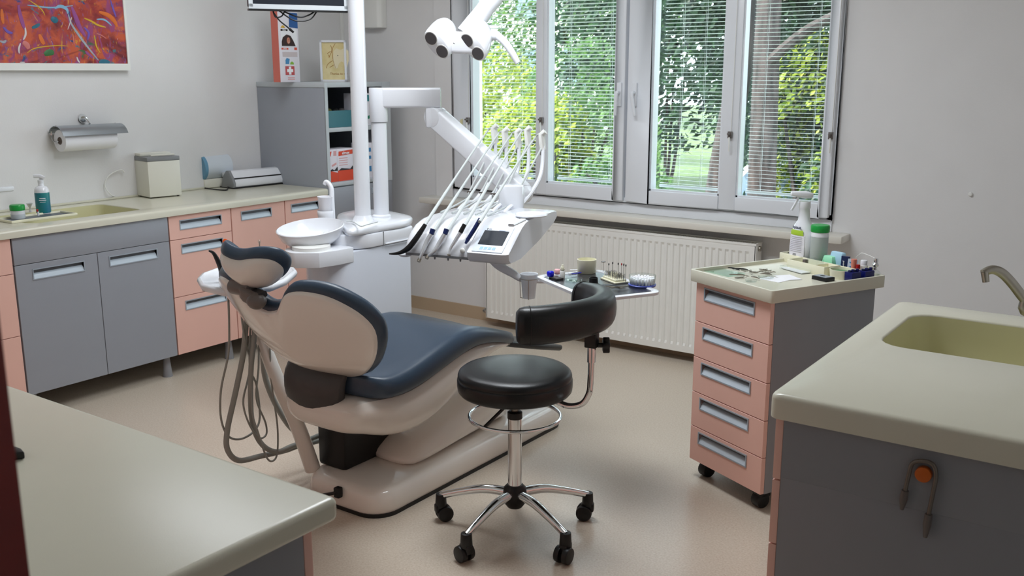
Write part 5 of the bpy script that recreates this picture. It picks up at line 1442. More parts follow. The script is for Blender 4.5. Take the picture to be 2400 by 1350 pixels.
# white stand at the far left
c = L_(8, 497); 
t = thing('white_stand', 'white bracket stand at the far left end of the worktop', 'stand', (c.x - .06, c.y, ZL))
zt_ = pp(20, 437, (c.x - .05, c.y + .02, 1), FWD)
yr = pp(46, 450, (c.x - .05, c.y, 1), FWD).y
MB().box(c.x - .10, c.x + .0, yr - .16, yr, zt_.z - .022, zt_.z).build('top_plate', M_white, t, bevel=.004)
MB().box(c.x - .09, c.x - .05, yr - .045, yr - .02, ZL, zt_.z - .022).build('leg', M_white, t, bevel=.002)
MB().box(c.x - .09, c.x - .05, yr - .145, yr - .12, ZL, zt_.z - .022).build('leg', M_white, t, bevel=.002)
# cream box appliance with grey lid
k0, k1, k2_ = L_(352, 466), L_(286, 461), L_(427, 459)
ux = (k2_ - k0).normalized(); wlen = (k2_ - k0).length
vy = Vector((-ux.y, ux.x, 0)); dlen = .17
MA = Matrix.Translation(k0) @ Matrix((ux, vy, Vector((0, 0, 1)))).transposed().to_4x4()
t = thing('countertop_steriliser', 'cream box appliance with grey lid and handle on the left worktop', 'appliance', k0)
MB().box(0, wlen, 0, dlen, .006, .205, M=MA).build('body', M_beige, t, bevel=.004)
MB().box(-.001, wlen + .001, -.001, dlen + .001, .205, .228, M=MA).build('lid_band', M_agrey, t, bevel=.003)
MB().box(.004, wlen - .004, dlen * .55, dlen - .002, .228, .245, M=MA).build('rear_cap', M_beige, t, bevel=.004)
MB().box(.03, wlen - .02, .015, .03, .232, .242, M=MA).build('lid_handle', M_beige, t, bevel=.003)
for a in (.012, wlen - .022):
    for b_ in (.01, dlen - .02): MB().box(a, a + .01, b_, b_ + .01, 0, .006, M=MA).build('foot', M_black, t)
q = [L_(285, 462) + Vector((-.02, 0, .004)), px(262, 458, -4.93), px(246, 436, -4.935), px(255, 412, -4.935), px(282, 398, -4.935), px(292, 405, -4.93)]
tag(MB().tube(cr(q, 6), .003, 8).build('power_cord', M_whitem, origin=q[0]), 'white power cord looping from the cream appliance up the wall', 'cord')
# heat sealing machine
s0, s1 = L_(548, 443), L_(688, 428)
ux = (s1 - s0).normalized(); sl_ = (s1 - s0).length; vy = Vector((-ux.y, ux.x, 0))
MS = Matrix.Translation(s0) @ Matrix((ux, vy, Vector((0, 0, 1)))).transposed().to_4x4()
t = thing('sealing_machine', 'long white pouch sealing machine with grey end caps on the worktop', 'sealing machine', s0)
pf = [(0, .006), (-.003, .05), (.012, .075), (.075, .09), (.115, .085), (.14, .006)]
MB().loft([[(x, a, b_) for a, b_ in ((0, .008), (-.004, .030), (.006, .055), (.03, .058), (.13, .058), (.14, .008))] for x in (.012, sl_ - .012)], M=MS).build('housing', M_white, t, bevel=.003)
MB().loft([[(x, a, b_) for a, b_ in ((.008, .062), (.035, .098), (.06, .105), (.13, .09), (.132, .062))] for x in (.012, sl_ - .012)], M=MS).build('press_bar', M_white, t, bevel=.003)
MB().box(.012, sl_ - .012, .006, .13, .057, .063, M=MS).build('gap', M_black, t)
MB().loft([[(x, a, b_) for a, b_ in ((-.004, .006), (-.008, .03), (.004, .06), (.04, .108), (.065, .106), (.10, .07), (.12, .006))] for x in (-.004, .013)], M=MS).build('end_cap', M_agrey, t, bevel=.002)
MB().loft([[(x, a, b_) for a, b_ in ((.02, .108), (.03, .128), (.055, .128), (.065, .108))] for x in (sl_ - .05, sl_ - .015)], M=MS).build('latch', M_white, t, bevel=.004)
MB().box(-.002, sl_ + .015, -.006, .14, 0, .008, M=MS).build('base', M_black, t, bevel=.002)
MB().cyl(MS @ Vector((sl_ - .012, .05, .04)), MS @ Vector((sl_ + .012, .05, .04)), .022, n=20).build('side_dial', M_white, t)
MB().box(sl_ - .075, sl_ - .045, -.0056, -.003, .036, .041, M=MS).build('teal_mark', mat('teal_lettering', (70, 180, 196), .5), t)
# film roll holder behind it, with the blue edged roll
h0 = MS @ Vector((-.02, .05, 0))
t = thing('roll_holder', 'white roll cradle standing behind the sealing machine', 'holder', h0)
MB().box(-.10, .10, .145, .26, .002, .055, M=MS).build('cradle', M_beige, t, bevel=.005)
rc_ = MS @ Vector((-.10, .20, .118))
t = thing('film_roll', 'large roll of blue edged sterilisation film in its holder', 'roll', rc_)
def disc(x, r_, n=40): return [(x, .20 + r_ * math.cos(2 * math.pi * j / n), .123 + r_ * math.sin(2 * math.pi * j / n)) for j in range(n)]
MB().loft([disc(-.098, .03), disc(-.105, .03), disc(-.105, .078), disc(-.085, .080), disc(-.085, .03)], M=MS).build('blue_side', mat('blue_film', (100, 148, 176), .4), t, angle=50)
MB().loft([disc(-.084, .03), disc(-.084, .077), disc(.09, .077), disc(.09, .03)], M=MS).build('film', mat('pale_film', (206, 214, 222), .3), t, angle=50)
MB().loft([disc(-.106, .0), disc(-.106, .0295), disc(.1, .0295), disc(.1, .0)], M=MS).build('core', MATS['card_core'], t, angle=50)
q = [L_(425, 447), L_(445, 441), L_(470, 441), L_(500, 445), L_(530, 447), MS @ Vector((.0, .06, .004))]
tag(MB().tube([p + Vector((0, 0, .004)) for p in cr(q, 6)], .0035, 8).build('power_cord', M_black, origin=q[0]), 'black power cord running along the worktop to the sealing machine', 'cord')
q = L_(448, 381, 1.06)
# ================================================================== corner cabinet contents
XS_ = XF
def on_shelf(name, label, cat, y0_, y1_, z0, z1, x0, x1, m_, group=None):
    t = thing(name, label, cat, ((x0 + x1) / 2, (y0_ + y1_) / 2, z0), 0, group)
    MB().box(x0, x1, y0_, y1_, z0, z1).build('carton', m_, t, bevel=.001)
    return t
M_carton = mat('white_carton', (226, 222, 230), .5); M_orange2 = mat('orange_red_print', (214, 66, 28), .45); M_blkprint = mat('black_print', (30, 24, 28), .5)
ylist = [(YC + .020, YC + .098), (YC + .100, YC + .235)]
for k, (a, b_) in enumerate(ylist):
    t = on_shelf('toothpaste_carton', ['white and orange carton standing left on the lowest open shelf', 'white and orange elmex carton standing partly behind the tall column'][k], 'carton', a, b_, .930, 1.13, XF - .12, XF - .012, M_carton)
    xf = XF - .012
    patch_x(xf, [(a, .932), (b_, .932), (b_, .998), (a, .998)] if k else [(a, .932), (b_, .932), (b_, .985), (a + .0, 1.005)], M_orange2, 'orange_band', t)
    patch_x(xf + .0012, [(a + .004, .998), (a + .03, 1.012), (b_ - .03, 1.002), (b_ - .004, 1.022), (b_, .998)], M_blkprint, 'black_swoosh', t)
    if k:
        patch_x(xf, [(a + .008, 1.086), (b_ - .004, 1.094), (b_ - .004, 1.120), (a + .010, 1.114)], M_orange2, 'logo_band', t)
        text_mb('elmex', .026, Matrix.Translation((xf + .0022, (a + b_) / 2 + .002, 1.102)) @ Matrix.Rotation(R(90), 4, 'Z') @ Matrix.Rotation(R(90), 4, 'X'), bold=True).build('lettering', M_paper, t, angle=180)
        for j in range(4): patch_x(xf, [(a + .012, 1.07 - .014 * j), (b_ - .05, 1.07 - .014 * j), (b_ - .05, 1.074 - .014 * j), (a + .012, 1.074 - .014 * j)], mat('faint_red_print', (214, 160, 160), .6), 'small_print', t)
    else:
        patch_x(xf, [(a, 1.082), (a + .022, 1.09), (a + .030, 1.118), (a, 1.116)], M_orange2, 'logo_band', t)
        patch_x(xf, [(a + .046, 1.09), (b_ - .008, 1.09), (b_ - .008, 1.12), (a + .046, 1.12)], MATS['faint_red_print'], 'print_block', t)
        patch_x(xf, [(a + .03, 1.024), (a + .068, 1.036), (a + .068, 1.05), (a + .03, 1.036)], MATS['faint_red_print'], 'print_block', t)
t = on_shelf('blue_carton', 'white and blue carton on the lowest open shelf right of the column', 'carton', YC + .33, YC + .45, .930, 1.15, XF - .12, XF - .015, M_carton)
for j, (z0_, z1_) in enumerate(((.97, 1.005), (1.05, 1.07), (1.095, 1.12))): patch_x(XF - .015, [(YC + .335, z0_), (YC + .40, z0_), (YC + .40, z1_), (YC + .335, z1_)], mat('blue_print', (60, 130, 180), .5), 'blue_patch', t)
t = thing('storage_basket', 'dark teal basket of supplies on the upper open shelf', 'basket', (XF - .1, YC + .12, 1.26))
ringb = ringbox(XF - .18, XF - .03, YC + .03, YC + .25, 1.26, .10, .004); ringb.build('basket', mat('teal_plastic', (34, 108, 120), .35), t)
for j in range(5): MB().ball((XF - .15 + .022 * j, YC + .06 + .035 * j, 1.352), .024, 1, 1, .9, 10).build('packet', [M_dkplastic, M_black, mat('olive_packet', (90, 92, 44), .5), M_black, M_dkplastic][j], t)
t = on_shelf('green_carton', 'white and green carton on the upper shelf seen between the columns', 'carton', YC + .30, YC + .43, 1.26, 1.46, XF - .14, XF - .02, M_carton)
patch_x(XF - .02, [(YC + .305, 1.41), (YC + .43, 1.41), (YC + .43, 1.45), (YC + .305, 1.45)], M_teal, 'teal_patch', t)
patch_x(XF - .02, [(YC + .305, 1.28), (YC + .43, 1.31), (YC + .43, 1.33), (YC + .305, 1.30)], mat('green_print', (20, 120, 90), .5), 'green_patch', t)
# on top of the cabinet
zt = 1.5305
ry0, ry1 = px(651, 190, -4.60).y, px(706, 190, -4.60).y
xk = -4.60
a = pp(651, 190, (xk, 0, 0), Vector((1, 0, 0))); 
t = thing('display_box', 'tall white carton with smiling face print and red cross square', 'carton', (-4.66, (ry0 + ry1) / 2, zt))
yb0, yb1 = px(658, 190, xk).y, px(704, 190, xk).y
zh = px(680, 20, xk).z + .03
MB().box(xk - .06, xk, yb0, yb1, zt, zh).build('carton', M_carton, t, bevel=.001)
MB().box(xk - .0605, xk - .001, yb0 - .0012, yb0, zt, zh).build('orange_side', mat('salmon_print', (206, 110, 96), .5), t)
def ZK(v): return px(680, v, xk).z
def YK(u, v=120): return px(u, v, xk).y
patch_x(xk, [(YK(660), ZK(109)), (YK(697), ZK(109)), (YK(697), ZK(68)), (YK(660), ZK(68))], M_paper, 'photo_field', t)
fy, fz = YK(677), ZK(95)
patch_x(xk + .0012, [(YK(661), ZK(108)), (YK(693), ZK(108)), (YK(688), ZK(95)), (YK(682), ZK(84)), (YK(673), ZK(81)), (YK(664), ZK(88)), (YK(661), ZK(98))], mat('brown_hair_print', (52, 30, 28), .6), 'hair_print', t)
patch_x(xk + .0024, [(fy - .002 + .013 * math.cos(R(k)), fz - .001 + .019 * math.sin(R(k))) for k in range(0, 360, 20)], mat('skin_print', (196, 128, 104), .6), 'face_print', t)
patch_x(xk + .0036, [(fy - .006, fz - .009), (fy + .005, fz - .008), (fy + .001, fz - .013)], M_paper, 'smile_print', t)
for dy_ in (-.006, .003): patch_x(xk + .0036, [(fy + dy_, fz + .004), (fy + dy_ + .003, fz + .004), (fy + dy_ + .003, fz + .006), (fy + dy_, fz + .006)], MATS['brown_hair_print'], 'eye_print', t)
for v in (71, 114.5):
    patch_x(xk, [(YK(660), ZK(v + 2)), (YK(676), ZK(v + 2)), (YK(676), ZK(v - 2)), (YK(660), ZK(v - 2))], M_orange2, 'logo_band', t)
    text_mb('elmex', .011, Matrix.Translation((xk + .0018, YK(668), ZK(v))) @ Matrix.Rotation(R(90), 4, 'Z') @ Matrix.Rotation(R(90), 4, 'X'), bold=True).build('lettering', M_paper, t, angle=180)
patch_x(xk, [(YK(690), ZK(117)), (YK(696), ZK(117)), (YK(696), ZK(111)), (YK(690), ZK(111))], M_orange2, 'small_mark', t)
patch_x(xk, [(YK(662), ZK(133)), (YK(696), ZK(133)), (YK(696), ZK(122)), (YK(662), ZK(122))], mat('window_shadow_print', (198, 186, 188), .6), 'cutout', t)
patch_x(xk, [(YK(668), ZK(150)), (YK(676), ZK(150)), (YK(678), ZK(138)), (YK(671), ZK(136)), (YK(668), ZK(141))], MATS['blue_print'], 'blue_tooth', t)
patch_x(xk, [(YK(679), ZK(151)), (YK(687), ZK(151)), (YK(687), ZK(147)), (YK(683), ZK(144)), (YK(679), ZK(147))], mat('lime_print', (130, 176, 50), .5), 'lime_patch', t)
y0_, y1_, z0_, z1_ = YK(669, 165), YK(690, 165), ZK(176), ZK(155)
patch_x(xk, [(y0_, z0_), (y1_, z0_), (y1_, z1_), (y0_, z1_)], M_red, 'red_square', t)
ym, zm, s1_, s2_ = (y0_ + y1_) / 2, (z0_ + z1_) / 2, (y1_ - y0_) * .33, (y1_ - y0_) * .12
patch_x(xk + .0012, [(ym - s2_, zm + s1_), (ym + s2_, zm + s1_), (ym + s2_, zm + s2_), (ym + s1_, zm + s2_), (ym + s1_, zm - s2_), (ym + s2_, zm - s2_), (ym + s2_, zm - s1_), (ym - s2_, zm - s1_), (ym - s2_, zm - s2_), (ym - s1_, zm - s2_), (ym - s1_, zm + s2_), (ym - s2_, zm + s2_)], M_paper, 'white_cross', t)
for v in (182, 186): patch_x(xk, [(YK(672), ZK(v + 1)), (YK(688), ZK(v + 1)), (YK(688), ZK(v - 1)), (YK(672), ZK(v - 1))], MATS['faint_red_print'], 'small_print', t)
patch_x(xk, [(YK(660), ZK(66)), (YK(671), ZK(66)), (YK(668), ZK(61)), (YK(664), ZK(60))], MATS['oil_y'], 'yellow_patch', t)
patch_x(xk, [(YK(680), ZK(64)), (YK(700), ZK(66)), (YK(700), ZK(30)), (YK(681), ZK(30))], mat('deep_blue_print', (28, 84, 150), .5), 'blue_top', t)
# framed print with tooth drawing, turned toward the room
fo = Vector((px(752, 192, -4.62).x, px(752, 192, -4.62).y, zt))
fxd = RIGHT.copy(); fnd = Vector((fxd.y, -fxd.x, 0))
FM = Matrix.Translation(fo) @ Matrix((fxd, Vector((0, 0, 1)), fnd)).transposed().to_4x4()   # local x along the frame, y up, z out
def FQ(u, v):
    p = pp(u, v, fo, fnd); d_ = p - fo
    return d_.dot(fxd), d_.z
fw_ = .165; fh_ = FQ(785, 94)[1]
t = thing('picture_frame', 'small white framed tooth drawing standing on the corner cabinet', 'picture frame', fo)
g = MB().box(0, fw_, 0, .013, -.022, 0, M=FM).box(0, fw_, fh_ - .013, fh_, -.022, 0, M=FM).box(0, .013, 0, fh_, -.022, 0, M=FM).box(fw_ - .013, fw_, 0, fh_, -.022, 0, M=FM)
g.build('frame', M_white, t)
MB().box(.011, fw_ - .011, .011, fh_ - .011, -.016, -.011, M=FM).build('print', ramp_mat('aged_paper', [(.35, (214, 196, 140)), (.65, (232, 218, 172))], 12, .7), t)
def fpatch(pts, m_, nm, z=-.011): return MB().loft([[(a_, b_, z) for a_, b_ in pts], [(a_, b_, z + .001) for a_, b_ in pts]], M=FM).build(nm, m_, t)
fpatch([FQ(u, v) for u, v in ((783, 158), (780, 140), (781, 120), (787, 113), (797, 117), (808, 112), (816, 120), (817, 140), (812, 160), (808, 158), (804, 146), (799, 144), (794, 148), (791, 159), (787, 161))], mat('tooth_print', (228, 216, 182), .7), 'tooth')
for u in (791, 807):
    e_ = FQ(u, 130); fpatch([(e_[0] + .0035 * math.cos(R(k)), e_[1] + .0025 * math.sin(R(k))) for k in range(0, 360, 30)], M_dkplastic, 'eye', -.0099)
mat('sepia_ink', (170, 120, 60), .7)
for pts in (((785, 102), (778, 116), (780, 140), (786, 160)), ((774, 106), (777, 118), (770, 135)), ((774, 120), (766, 126)), ((779, 142), (768, 150), (764, 160)), ((768, 128), (772, 134)), ((782, 152), (772, 158))):
    m_ = MB(); sweep(m_, cr([FM @ Vector((FQ(u, v)[0], FQ(u, v)[1], -.0108)) for u, v in pts], 4), [(-.0016, 0), (.0016, 0), (.0012, .0008), (-.0012, .0008)], upv=fnd); m_.build('branch', MATS['sepia_ink'], t)
tx_ = FQ(792, 173)
text_mb('Thanks to my', .020, FM @ Matrix.Translation((tx_[0] + .004, tx_[1], -.0105))).build('lettering', MATS['sepia_ink'], t, angle=180)
p = pz(745, 190, zt)
tag(MB().lathe([(0, 0), (.03, .001), (.034, .007), (.030, .013), (0, .014)], (p.x - .1, p.y, zt), 20).build('floss_box', M_white, origin=(p.x - .1, p.y, zt), angle=60), 'small white rounded box on the corner cabinet beside the frame', 'small box')
# dark pointed remote on the left foreground counter, next to the door post
p = pz(60, 1077, .9005); q = pz(28, 1072, .9005)
d_ = (q - p).normalized(); s_ = Vector((-d_.y, d_.x, 0))
rp = [p, p + d_ * .02 + s_ * .012, p + d_ * .06 + s_ * .022, p + d_ * .14 + s_ * .024, p + d_ * .14 - s_ * .024, p + d_ * .06 - s_ * .022, p + d_ * .02 - s_ * .012]
tag(MB().loft([[v + Vector((0, 0, z)) for v in rp] for z in (.0, .012, .016)]).build('telephone_handset', M_black, origin=p, bevel=.004), 'black pointed handset end on the left foreground counter by the door post', 'handset')

# ================================================================== things on the cart
ZK_ = TZ - .0137
def K(u, v, z=ZK_): p = pz(u, v, z); return Vector((p.x, p.y, z))
GC = 'things on the drawer cart'
cux_ = Vector((math.cos(R(CR)), math.sin(R(CR)), 0)); cuy_ = Vector((-math.sin(R(CR)), math.cos(R(CR)), 0))
def cm(p, rz=0): return Matrix.Translation(p) @ Matrix.Rotation(R(CR + rz), 4, 'Z')
# glass slab
p = K(1700, 640)
tag(MB().box(-.09, .06, -.045, .045, 0, .005, M=cm(p, 4)).build('glass_slab', glass_mat('green_glass', (240, 250, 246), .08), origin=p), 'greenish glass slab at the left end of the cart top', 'glass slab')
# papers
for k, (u, v, rz) in enumerate(((1815, 655, 10), (1846, 651, -14))):
    p = K(u, v) + Vector((0, 0, .0008 * k))
    tag(MB().box(-.045, .045, -.035, .035, 0, .0007, M=cm(p, rz)).build('paper_sheet', M_paper, origin=p), ['white paper slip nearest the front edge of the cart', 'white paper slip lying partly under the black box side'][k], 'paper')
# instruments in a heap
rr_ = random.Random(11)
for k in range(12):
    u, v = [(1720, 632), (1735, 634), (1752, 640), (1765, 645), (1778, 640), (1790, 636), (1800, 640), (1806, 645), (1745, 652), (1730, 648), (1770, 655), (1795, 648)][k]
    p = K(u, v) + Vector((0, 0, .003 + .0018 * (k % 4)))
    a = rr_.uniform(-.6, .9) + (.4 if k > 3 else 0)
    d_ = cux_ * math.cos(a) + cuy_ * math.sin(a)
    L2 = rr_.uniform(.022, .04)
    dark = k in (0, 1)
    if k < 2 or k > 8:
        mb_ = MB().tube(cr([p - d_ * L2, p - d_ * L2 * .4 + Vector((0, 0, .002)), p + d_ * L2 * .4 + Vector((0, 0, .002)), p + d_ * L2], 4), [.001, .003, .003, .001], 8)
        tag(mb_.build('dental_instrument', M_black if dark else M_steel, origin=p), 'small slender ' + ('black' if dark else 'steel') + ' handled instrument lying on the cart top', 'dental instrument', 'slender instruments on the cart' if not dark else 'black handled instruments on the cart')
    else:
        s_ = d_.cross(Vector((0, 0, 1)))
        mb_ = MB()
        mb_.tube(cr([p + s_ * .007 - d_ * .004, p + s_ * .009 + d_ * .008 + Vector((0, 0, .006)), p + d_ * .018 + Vector((0, 0, .004)), p - s_ * .009 + d_ * .008 + Vector((0, 0, .006)), p - s_ * .007 - d_ * .004], 5), .0014, 6)
        mb_.tube([p + s_ * .007 - d_ * .004, p - d_ * L2], .0018, 6); mb_.tube([p - s_ * .007 - d_ * .004, p - d_ * L2], .0018, 6)
        tag(mb_.build('rubber_dam_clamp', M_steel, origin=p), 'small shiny steel clamp in the heap on the cart top', 'clamp', 'steel clamps heaped on the cart')
p = K(1795, 652)
tag(MB().lathe([(0, 0), (.027, 0), (.030, .007), (.028, .007), (.025, .002), (0, .002)], p, 28).build('petri_dish', M_clear, origin=p), 'clear round dish under the clamp heap on the cart', 'dish')
p = K(1760, 660)
tag(MB().lathe([(0, 0), (.020, 0), (.022, .006), (.0205, .006), (.018, .002), (0, .002)], p, 28).build('petri_dish', M_clear, origin=p), 'smaller clear dish at the front rim of the cart', 'dish')
# raised cream organiser along the back right
o0 = K(1795, 612); 
OG = thing('organiser_tray', 'long cream organiser tray along the rear of the cart top', 'organiser', K(1900, 630))
ML = CM @ Matrix.Translation((.015, TD - .205, TZ - .0138))
def lbox(x0, x1, y0, y1, z0, z1): return MB().box(x0, x1, y0, y1, z0, z1, M=ML)
def lring(x0, x1, y0, y1, z0, h, t_):
    m_ = ringbox(x0, x1, y0, y1, z0, h, t_); m_.v = [ML @ v for v in m_.v]; return m_
lring(-.03, .380, .115, .20, 0, .034, .004).build('long_tray', M_cream, OG, bevel=.001)
lring(.10, .295, .03, .113, 0, .036, .004).build('front_tray', M_cream, OG, bevel=.001)
lbox(.235, .239, .034, .111, .002, .034).build('divider', M_cream, OG)
def OL(x, y, z=.0032): return ML @ Vector((x, y, z))
for k in range(3):
    a, b_ = OL(-.015 + .012 * k, .145 + .008 * k, .034), OL(.05 + .010 * k, .165, .012)
    tag(MB().tube([a, b_], .0018, 8).build('tweezers', M_steel if k else M_dkplastic, origin=a), ['dark tweezers leaning out of the organiser left end, lowest', 'steel probe leaning at the organiser left end, middle', 'steel probe leaning at the organiser left end, nearest the spray bottle'][k], 'tweezers')
# spray bottle and wipes canister
p = K(1868, 612)
sb_ = thing('spray_bottle', 'white trigger spray bottle with green printed label on the cart', 'spray bottle', p)
p = OL(.050, .158); zb2 = p.z
sb_.location = p
sb_.scale = (1.32, 1.32, 1.32)
def oval(c, z, a, b_, n=28): return [(c.x + cux_.x * a * math.cos(t_) + cuy_.x * b_ * math.sin(t_), c.y + cux_.y * a * math.cos(t_) + cuy_.y * b_ * math.sin(t_), c.z + z) for t_ in [2 * math.pi * j / n for j in range(n)]]
MB().loft([oval(p, 0, .038, .026), oval(p, .004, .042, .029), oval(p, .06, .043, .030), oval(p, .09, .040, .029), oval(p, .115, .030, .025), oval(p, .13, .018, .018), oval(p, .165, .0155, .0155), oval(p, .168, .0175, .0175), oval(p, .188, .0165, .0165)]).build('bottle', M_white, sb_, angle=50)
lbm = mat('label_white', (232, 230, 238), .5)
def vlabel(z0, z1, m_, name, w0=.030, o=.0008):
    vs = []
    n = 9
    rings_ = []
    for z in (z0, (z0 + z1) / 2, z1):
        k = 1 if z < .06 else 1 - (z - .06) / .03 * .05 if z < .09 else .95 - (z - .09) / .025 * .2
        rings_.append([(lambda a: Vector((p.x, p.y, p.z + z)) + cux_ * ((.0435 * k + o) * math.sin(a)) - cuy_ * ((.0305 * (k if z < .09 else k + .1) + o) * math.cos(a)))(-w0 * 25 + 2 * w0 * 25 * j / (n - 1)) for j in range(n)])
    fs = [(i * n + j, i * n + j + 1, (i + 1) * n + j + 1, (i + 1) * n + j) for i in range(2) for j in range(n - 1)]
    return MB().add([v for r_ in rings_ for v in r_], fs).build(name, m_, sb_)
vlabel(.008, .088, lbm, 'label_panel')
vlabel(.086, .102, mat('lime_label', (170, 204, 60), .5), 'lime_band', .026, .0014)
for k in range(9): vlabel(.036 + .0055 * k, .0375 + .0055 * k, mat('grey_print', (176, 174, 186), .6), 'print_line', .022, .0018)
for k in range(5): vlabel(.012 + .004 * k, .014 + .004 * k, M_agrey, 'barcode', .006, .002)
text_mb('ECOLAB', .009, Matrix.Translation(p + Vector((0, 0, .109)) - cuy_ * .0275) @ Matrix.Rotation(R(CR), 4, 'Z') @ Matrix.Rotation(R(90 + 10), 4, 'X'), bold=True).build('lettering', M_navy, sb_, angle=180)
hd = MB(); sweep(hd, [p + Vector((0, 0, .205)) + RIGHT * .022, p + Vector((0, 0, .207)), p + Vector((0, 0, .210)) - RIGHT * .03, p + Vector((0, 0, .212)) - RIGHT * .045], rrect(-.011, .011, -.010, .011, .007, 4), scales=[.7, 1.1, .8, .6]); hd.build('trigger_head', M_white, sb_, bevel=.002)
tg = MB(); sweep(tg, cr([p + Vector((0, 0, .20)) - RIGHT * .022, p + Vector((0, 0, .185)) - RIGHT * .027, p + Vector((0, 0, .160)) - RIGHT * .040], 4), rrect(-.006, .006, -.002, .002, .001, 2), upv=(1, 0, .2)); tg.build('trigger', M_white, sb_)
p = OL(.138, .160)
bottle('wipes_canister', 'tall grey canister with green lid beside the spray bottle', 'canister', p, [('canister', [(0, 0), (.032, 0), (.034, .004), (.034, .138), (0, .138)], mat('canister_grey', (176, 184, 182), .4)), ('white_band', [(.0344, .118), (.0344, .138), (.034, .139), (.034, .117)], M_white), ('lid', [(.035, .136), (.0365, .138), (.037, .158), (.034, .164), (0, .165)], M_green)])
# glove bags, tubes, bottles in the long tray
p = OL(.225, .155)
tag(MB().loft([[ML @ Vector((.205 + x * k_, .155 + y * k_, z)) for x, y in ((-.025, -.015), (.025, -.018), (.028, .012), (-.022, .016))] for z, k_ in ((.004, 1), (.03, 1.15), (.055, .9))]).build('mint_packet', mat('mint_plastic', (160, 230, 190), .4), origin=p, bevel=.004), 'translucent mint green packet in front of the grey canister', 'packet')
tag(MB().loft([[ML @ Vector((.235 + x * k_, .165 + y * k_, z)) for x, y in ((-.035, -.01), (.03, -.012), (.035, .010), (-.03, .012))] for z, k_ in ((.004, 1), (.045, 1.05), (.074, .85))]).build('blue_packet', mat('light_blue_plastic', (176, 214, 236), .4), origin=OL(.235, .165), bevel=.004), 'light blue plastic packet behind the mint green one', 'packet')
t = thing('composite_tube', 'navy and white tube standing in the organiser tray', 'tube', OL(.285, .15))
sweep(m1 := MB(), [OL(.285, .15), OL(.285, .152, .066)], rrect(-.016, .016, -.008, .008, .004, 3), upv=(0, 1, 0)); m1.build('tube', M_navy, t)
text_mb('Bond', .012, ML @ Matrix.Translation((.285, .1405, .036)) @ Matrix.Rotation(R(90), 4, 'X') @ Matrix.Rotation(R(90), 4, 'Z'), bold=True).build('lettering', M_paper, t, angle=180)
t = thing('pouch', 'clear pouch with blue print right of the navy tube', 'pouch', OL(.32, .15))
sweep(m1 := MB(), [OL(.322, .148), OL(.322, .152, .060)], rrect(-.019, .019, -.006, .006, .004, 3), upv=(0, 1, 0)); m1.build('pouch_body', mat('pouch_plastic', (196, 206, 222), .35), t)
for k in range(3): lbox(.308, .336, .1405, .1415, .014 + .016 * k, .019 + .016 * k).build('blue_print', MATS['blue_print'], t)
p = OL(.347, .128)
tag(MB().lathe([(0, 0), (.008, 0), (.009, .03), (.011, .062), (.0105, .064), (0, .064)], p, 18).build('salmon_tube', mat('salmon_tube', (214, 130, 112), .45), origin=p), 'salmon coloured slim tube between the pouch and red bottle', 'tube')
p = OL(.366, .131)
bottle('red_bottle', 'small red dropper bottle in the organiser tray', 'bottle', p, [('bottle', [(0, 0), (.010, 0), (.011, .012), (.010, .022), (.006, .026)], mat('red_glass', (150, 14, 16), .12)), ('cap', [(.0075, .024), (.008, .026), (.0075, .046), (0, .047)], M_red)])
p = OL(.358, .170)
bottle('white_bottle', 'white screw cap bottle behind the red dropper bottle', 'bottle', p, [('bottle', [(0, 0), (.015, 0), (.016, .03), (.015, .038), (.011, .040)], M_whitem), ('cap', [(.0125, .039), (.0125, .056), (.011, .058), (0, .058)], M_white)])
p = OL(.402, .183, 0)
bottle('glass_bottle', 'round glass bottle with silver stopper at the organiser right end', 'bottle', p, [('bottle', [(0, 0), (.018, 0), (.020, .008), (.019, .022), (.009, .030), (.006, .033)], M_clear), ('stopper', [(.005, .030), (.005, .040), (.010, .044), (.012, .050), (.009, .055), (.007, .058), (.0085, .064), (.008, .074), (0, .075)], M_chrome)])
hp_ = [OL(.30, .19, .06), OL(.315, .19, .074), OL(.33, .19, .082), OL(.37, .187, .078), OL(.400, .184, .072)]
MB().tube(cr(hp_, 5), .0013, 6).build('handle', M_whitem, OG)
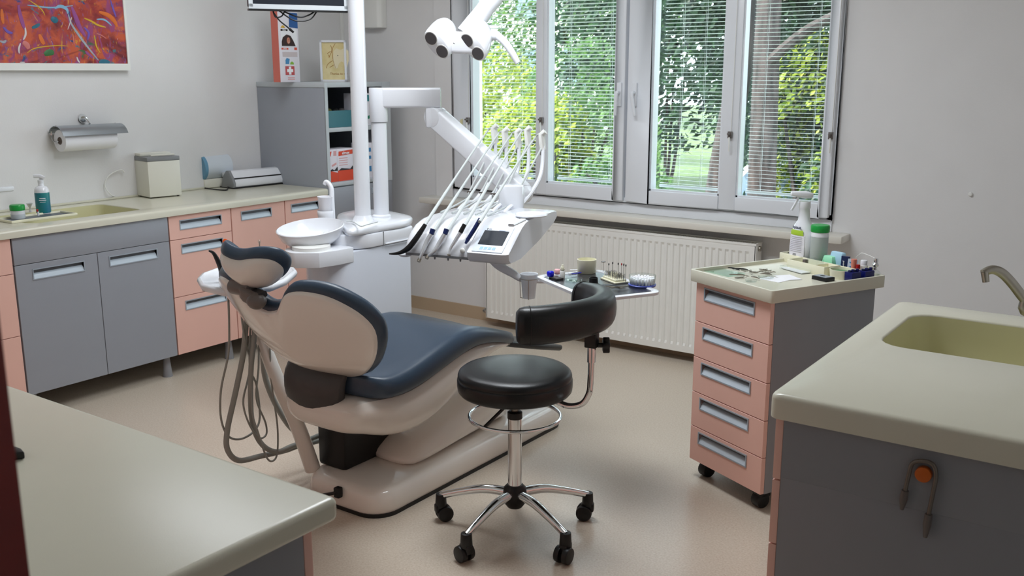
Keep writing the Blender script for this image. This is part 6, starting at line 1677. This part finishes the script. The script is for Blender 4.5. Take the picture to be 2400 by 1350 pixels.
# small items in the front tray
p = OL(.16, .07)
tag(lbox(.152, .168, .06, .076, .004, .040).build('matrix_box', M_taupe, origin=p, bevel=.001), 'tiny brown block at the corner of the front organiser tray', 'block')
p = OL(.215, .07)
tag(lbox(.185, .235, .05, .09, .003, .050).build('clear_box', M_clear, origin=p, bevel=.001), 'upright clear plastic box in the front organiser tray', 'box')
p = OL(.342, .068, .0)
bottle('green_jar', 'low cream jar with green contents right of the front organiser tray', 'jar', p, [('jar', [(0, 0), (.038, 0), (.042, .034), (.039, .034), (.036, .004), (0, .004)], M_cream), ('contents', [(0, .024), (.03, .026), (.036, .022), (.036, .006), (0, .006)], mat('green_contents', (90, 140, 96), .5))])
# dark blue caps
for k, (u, v) in enumerate(((2020, 652), (2056, 648))):
    p = K(u, v)
    p = ML @ Vector(((.398, .070, 0), (.404, .134, 0))[k])
    t = thing('blue_clamp_block', ['dark blue toothed plastic block left of the other on the cart', 'dark blue toothed plastic block at the right rear cart corner'][k], 'plastic block', p)
    MB().box(-.018, .018, -.024, .024, 0, .034, M=cm(p)).build('block', M_bluelid, t, bevel=.002)
    for j in range(4): MB().cyl(cm(p) @ Vector((.004 * (j % 2), -.018 + .012 * j, .034)), cm(p) @ Vector((.004 * (j % 2), -.018 + .012 * j, .041 + .003 * (j % 2))), .006, n=10).build('peg', M_bluelid if j % 2 else M_navy, t, bevel=.001)
# clear long box and the black framed box
p = K(1870, 636)
t = thing('instrument_case', 'long clear lidded case lying in the middle of the cart top', 'case', p)
MB().box(-.075, .055, -.028, .028, 0, .014, M=cm(p, -4)).build('case', M_clear, t, bevel=.001)
MB().box(-.070, .050, -.024, .024, .002, .005, M=cm(p, -4)).build('insert', M_paper, t)
p = K(1929, 656)
t = thing('slide_box', 'small black box with grey insert near the cart front corner', 'box', p)
g = MB(); g.box(-.034, .034, -.024, .024, 0, .014, M=cm(p, 2)); g.build('box', M_black, t, bevel=.001)
MB().box(-.029, .029, -.019, .019, .0141, .0155, M=cm(p, 2)).build('insert', M_alu, t)
MB().box(-.010, .006, -.006, .004, .0156, .0168, M=cm(p, 2)).build('insert_slot', M_black, t)
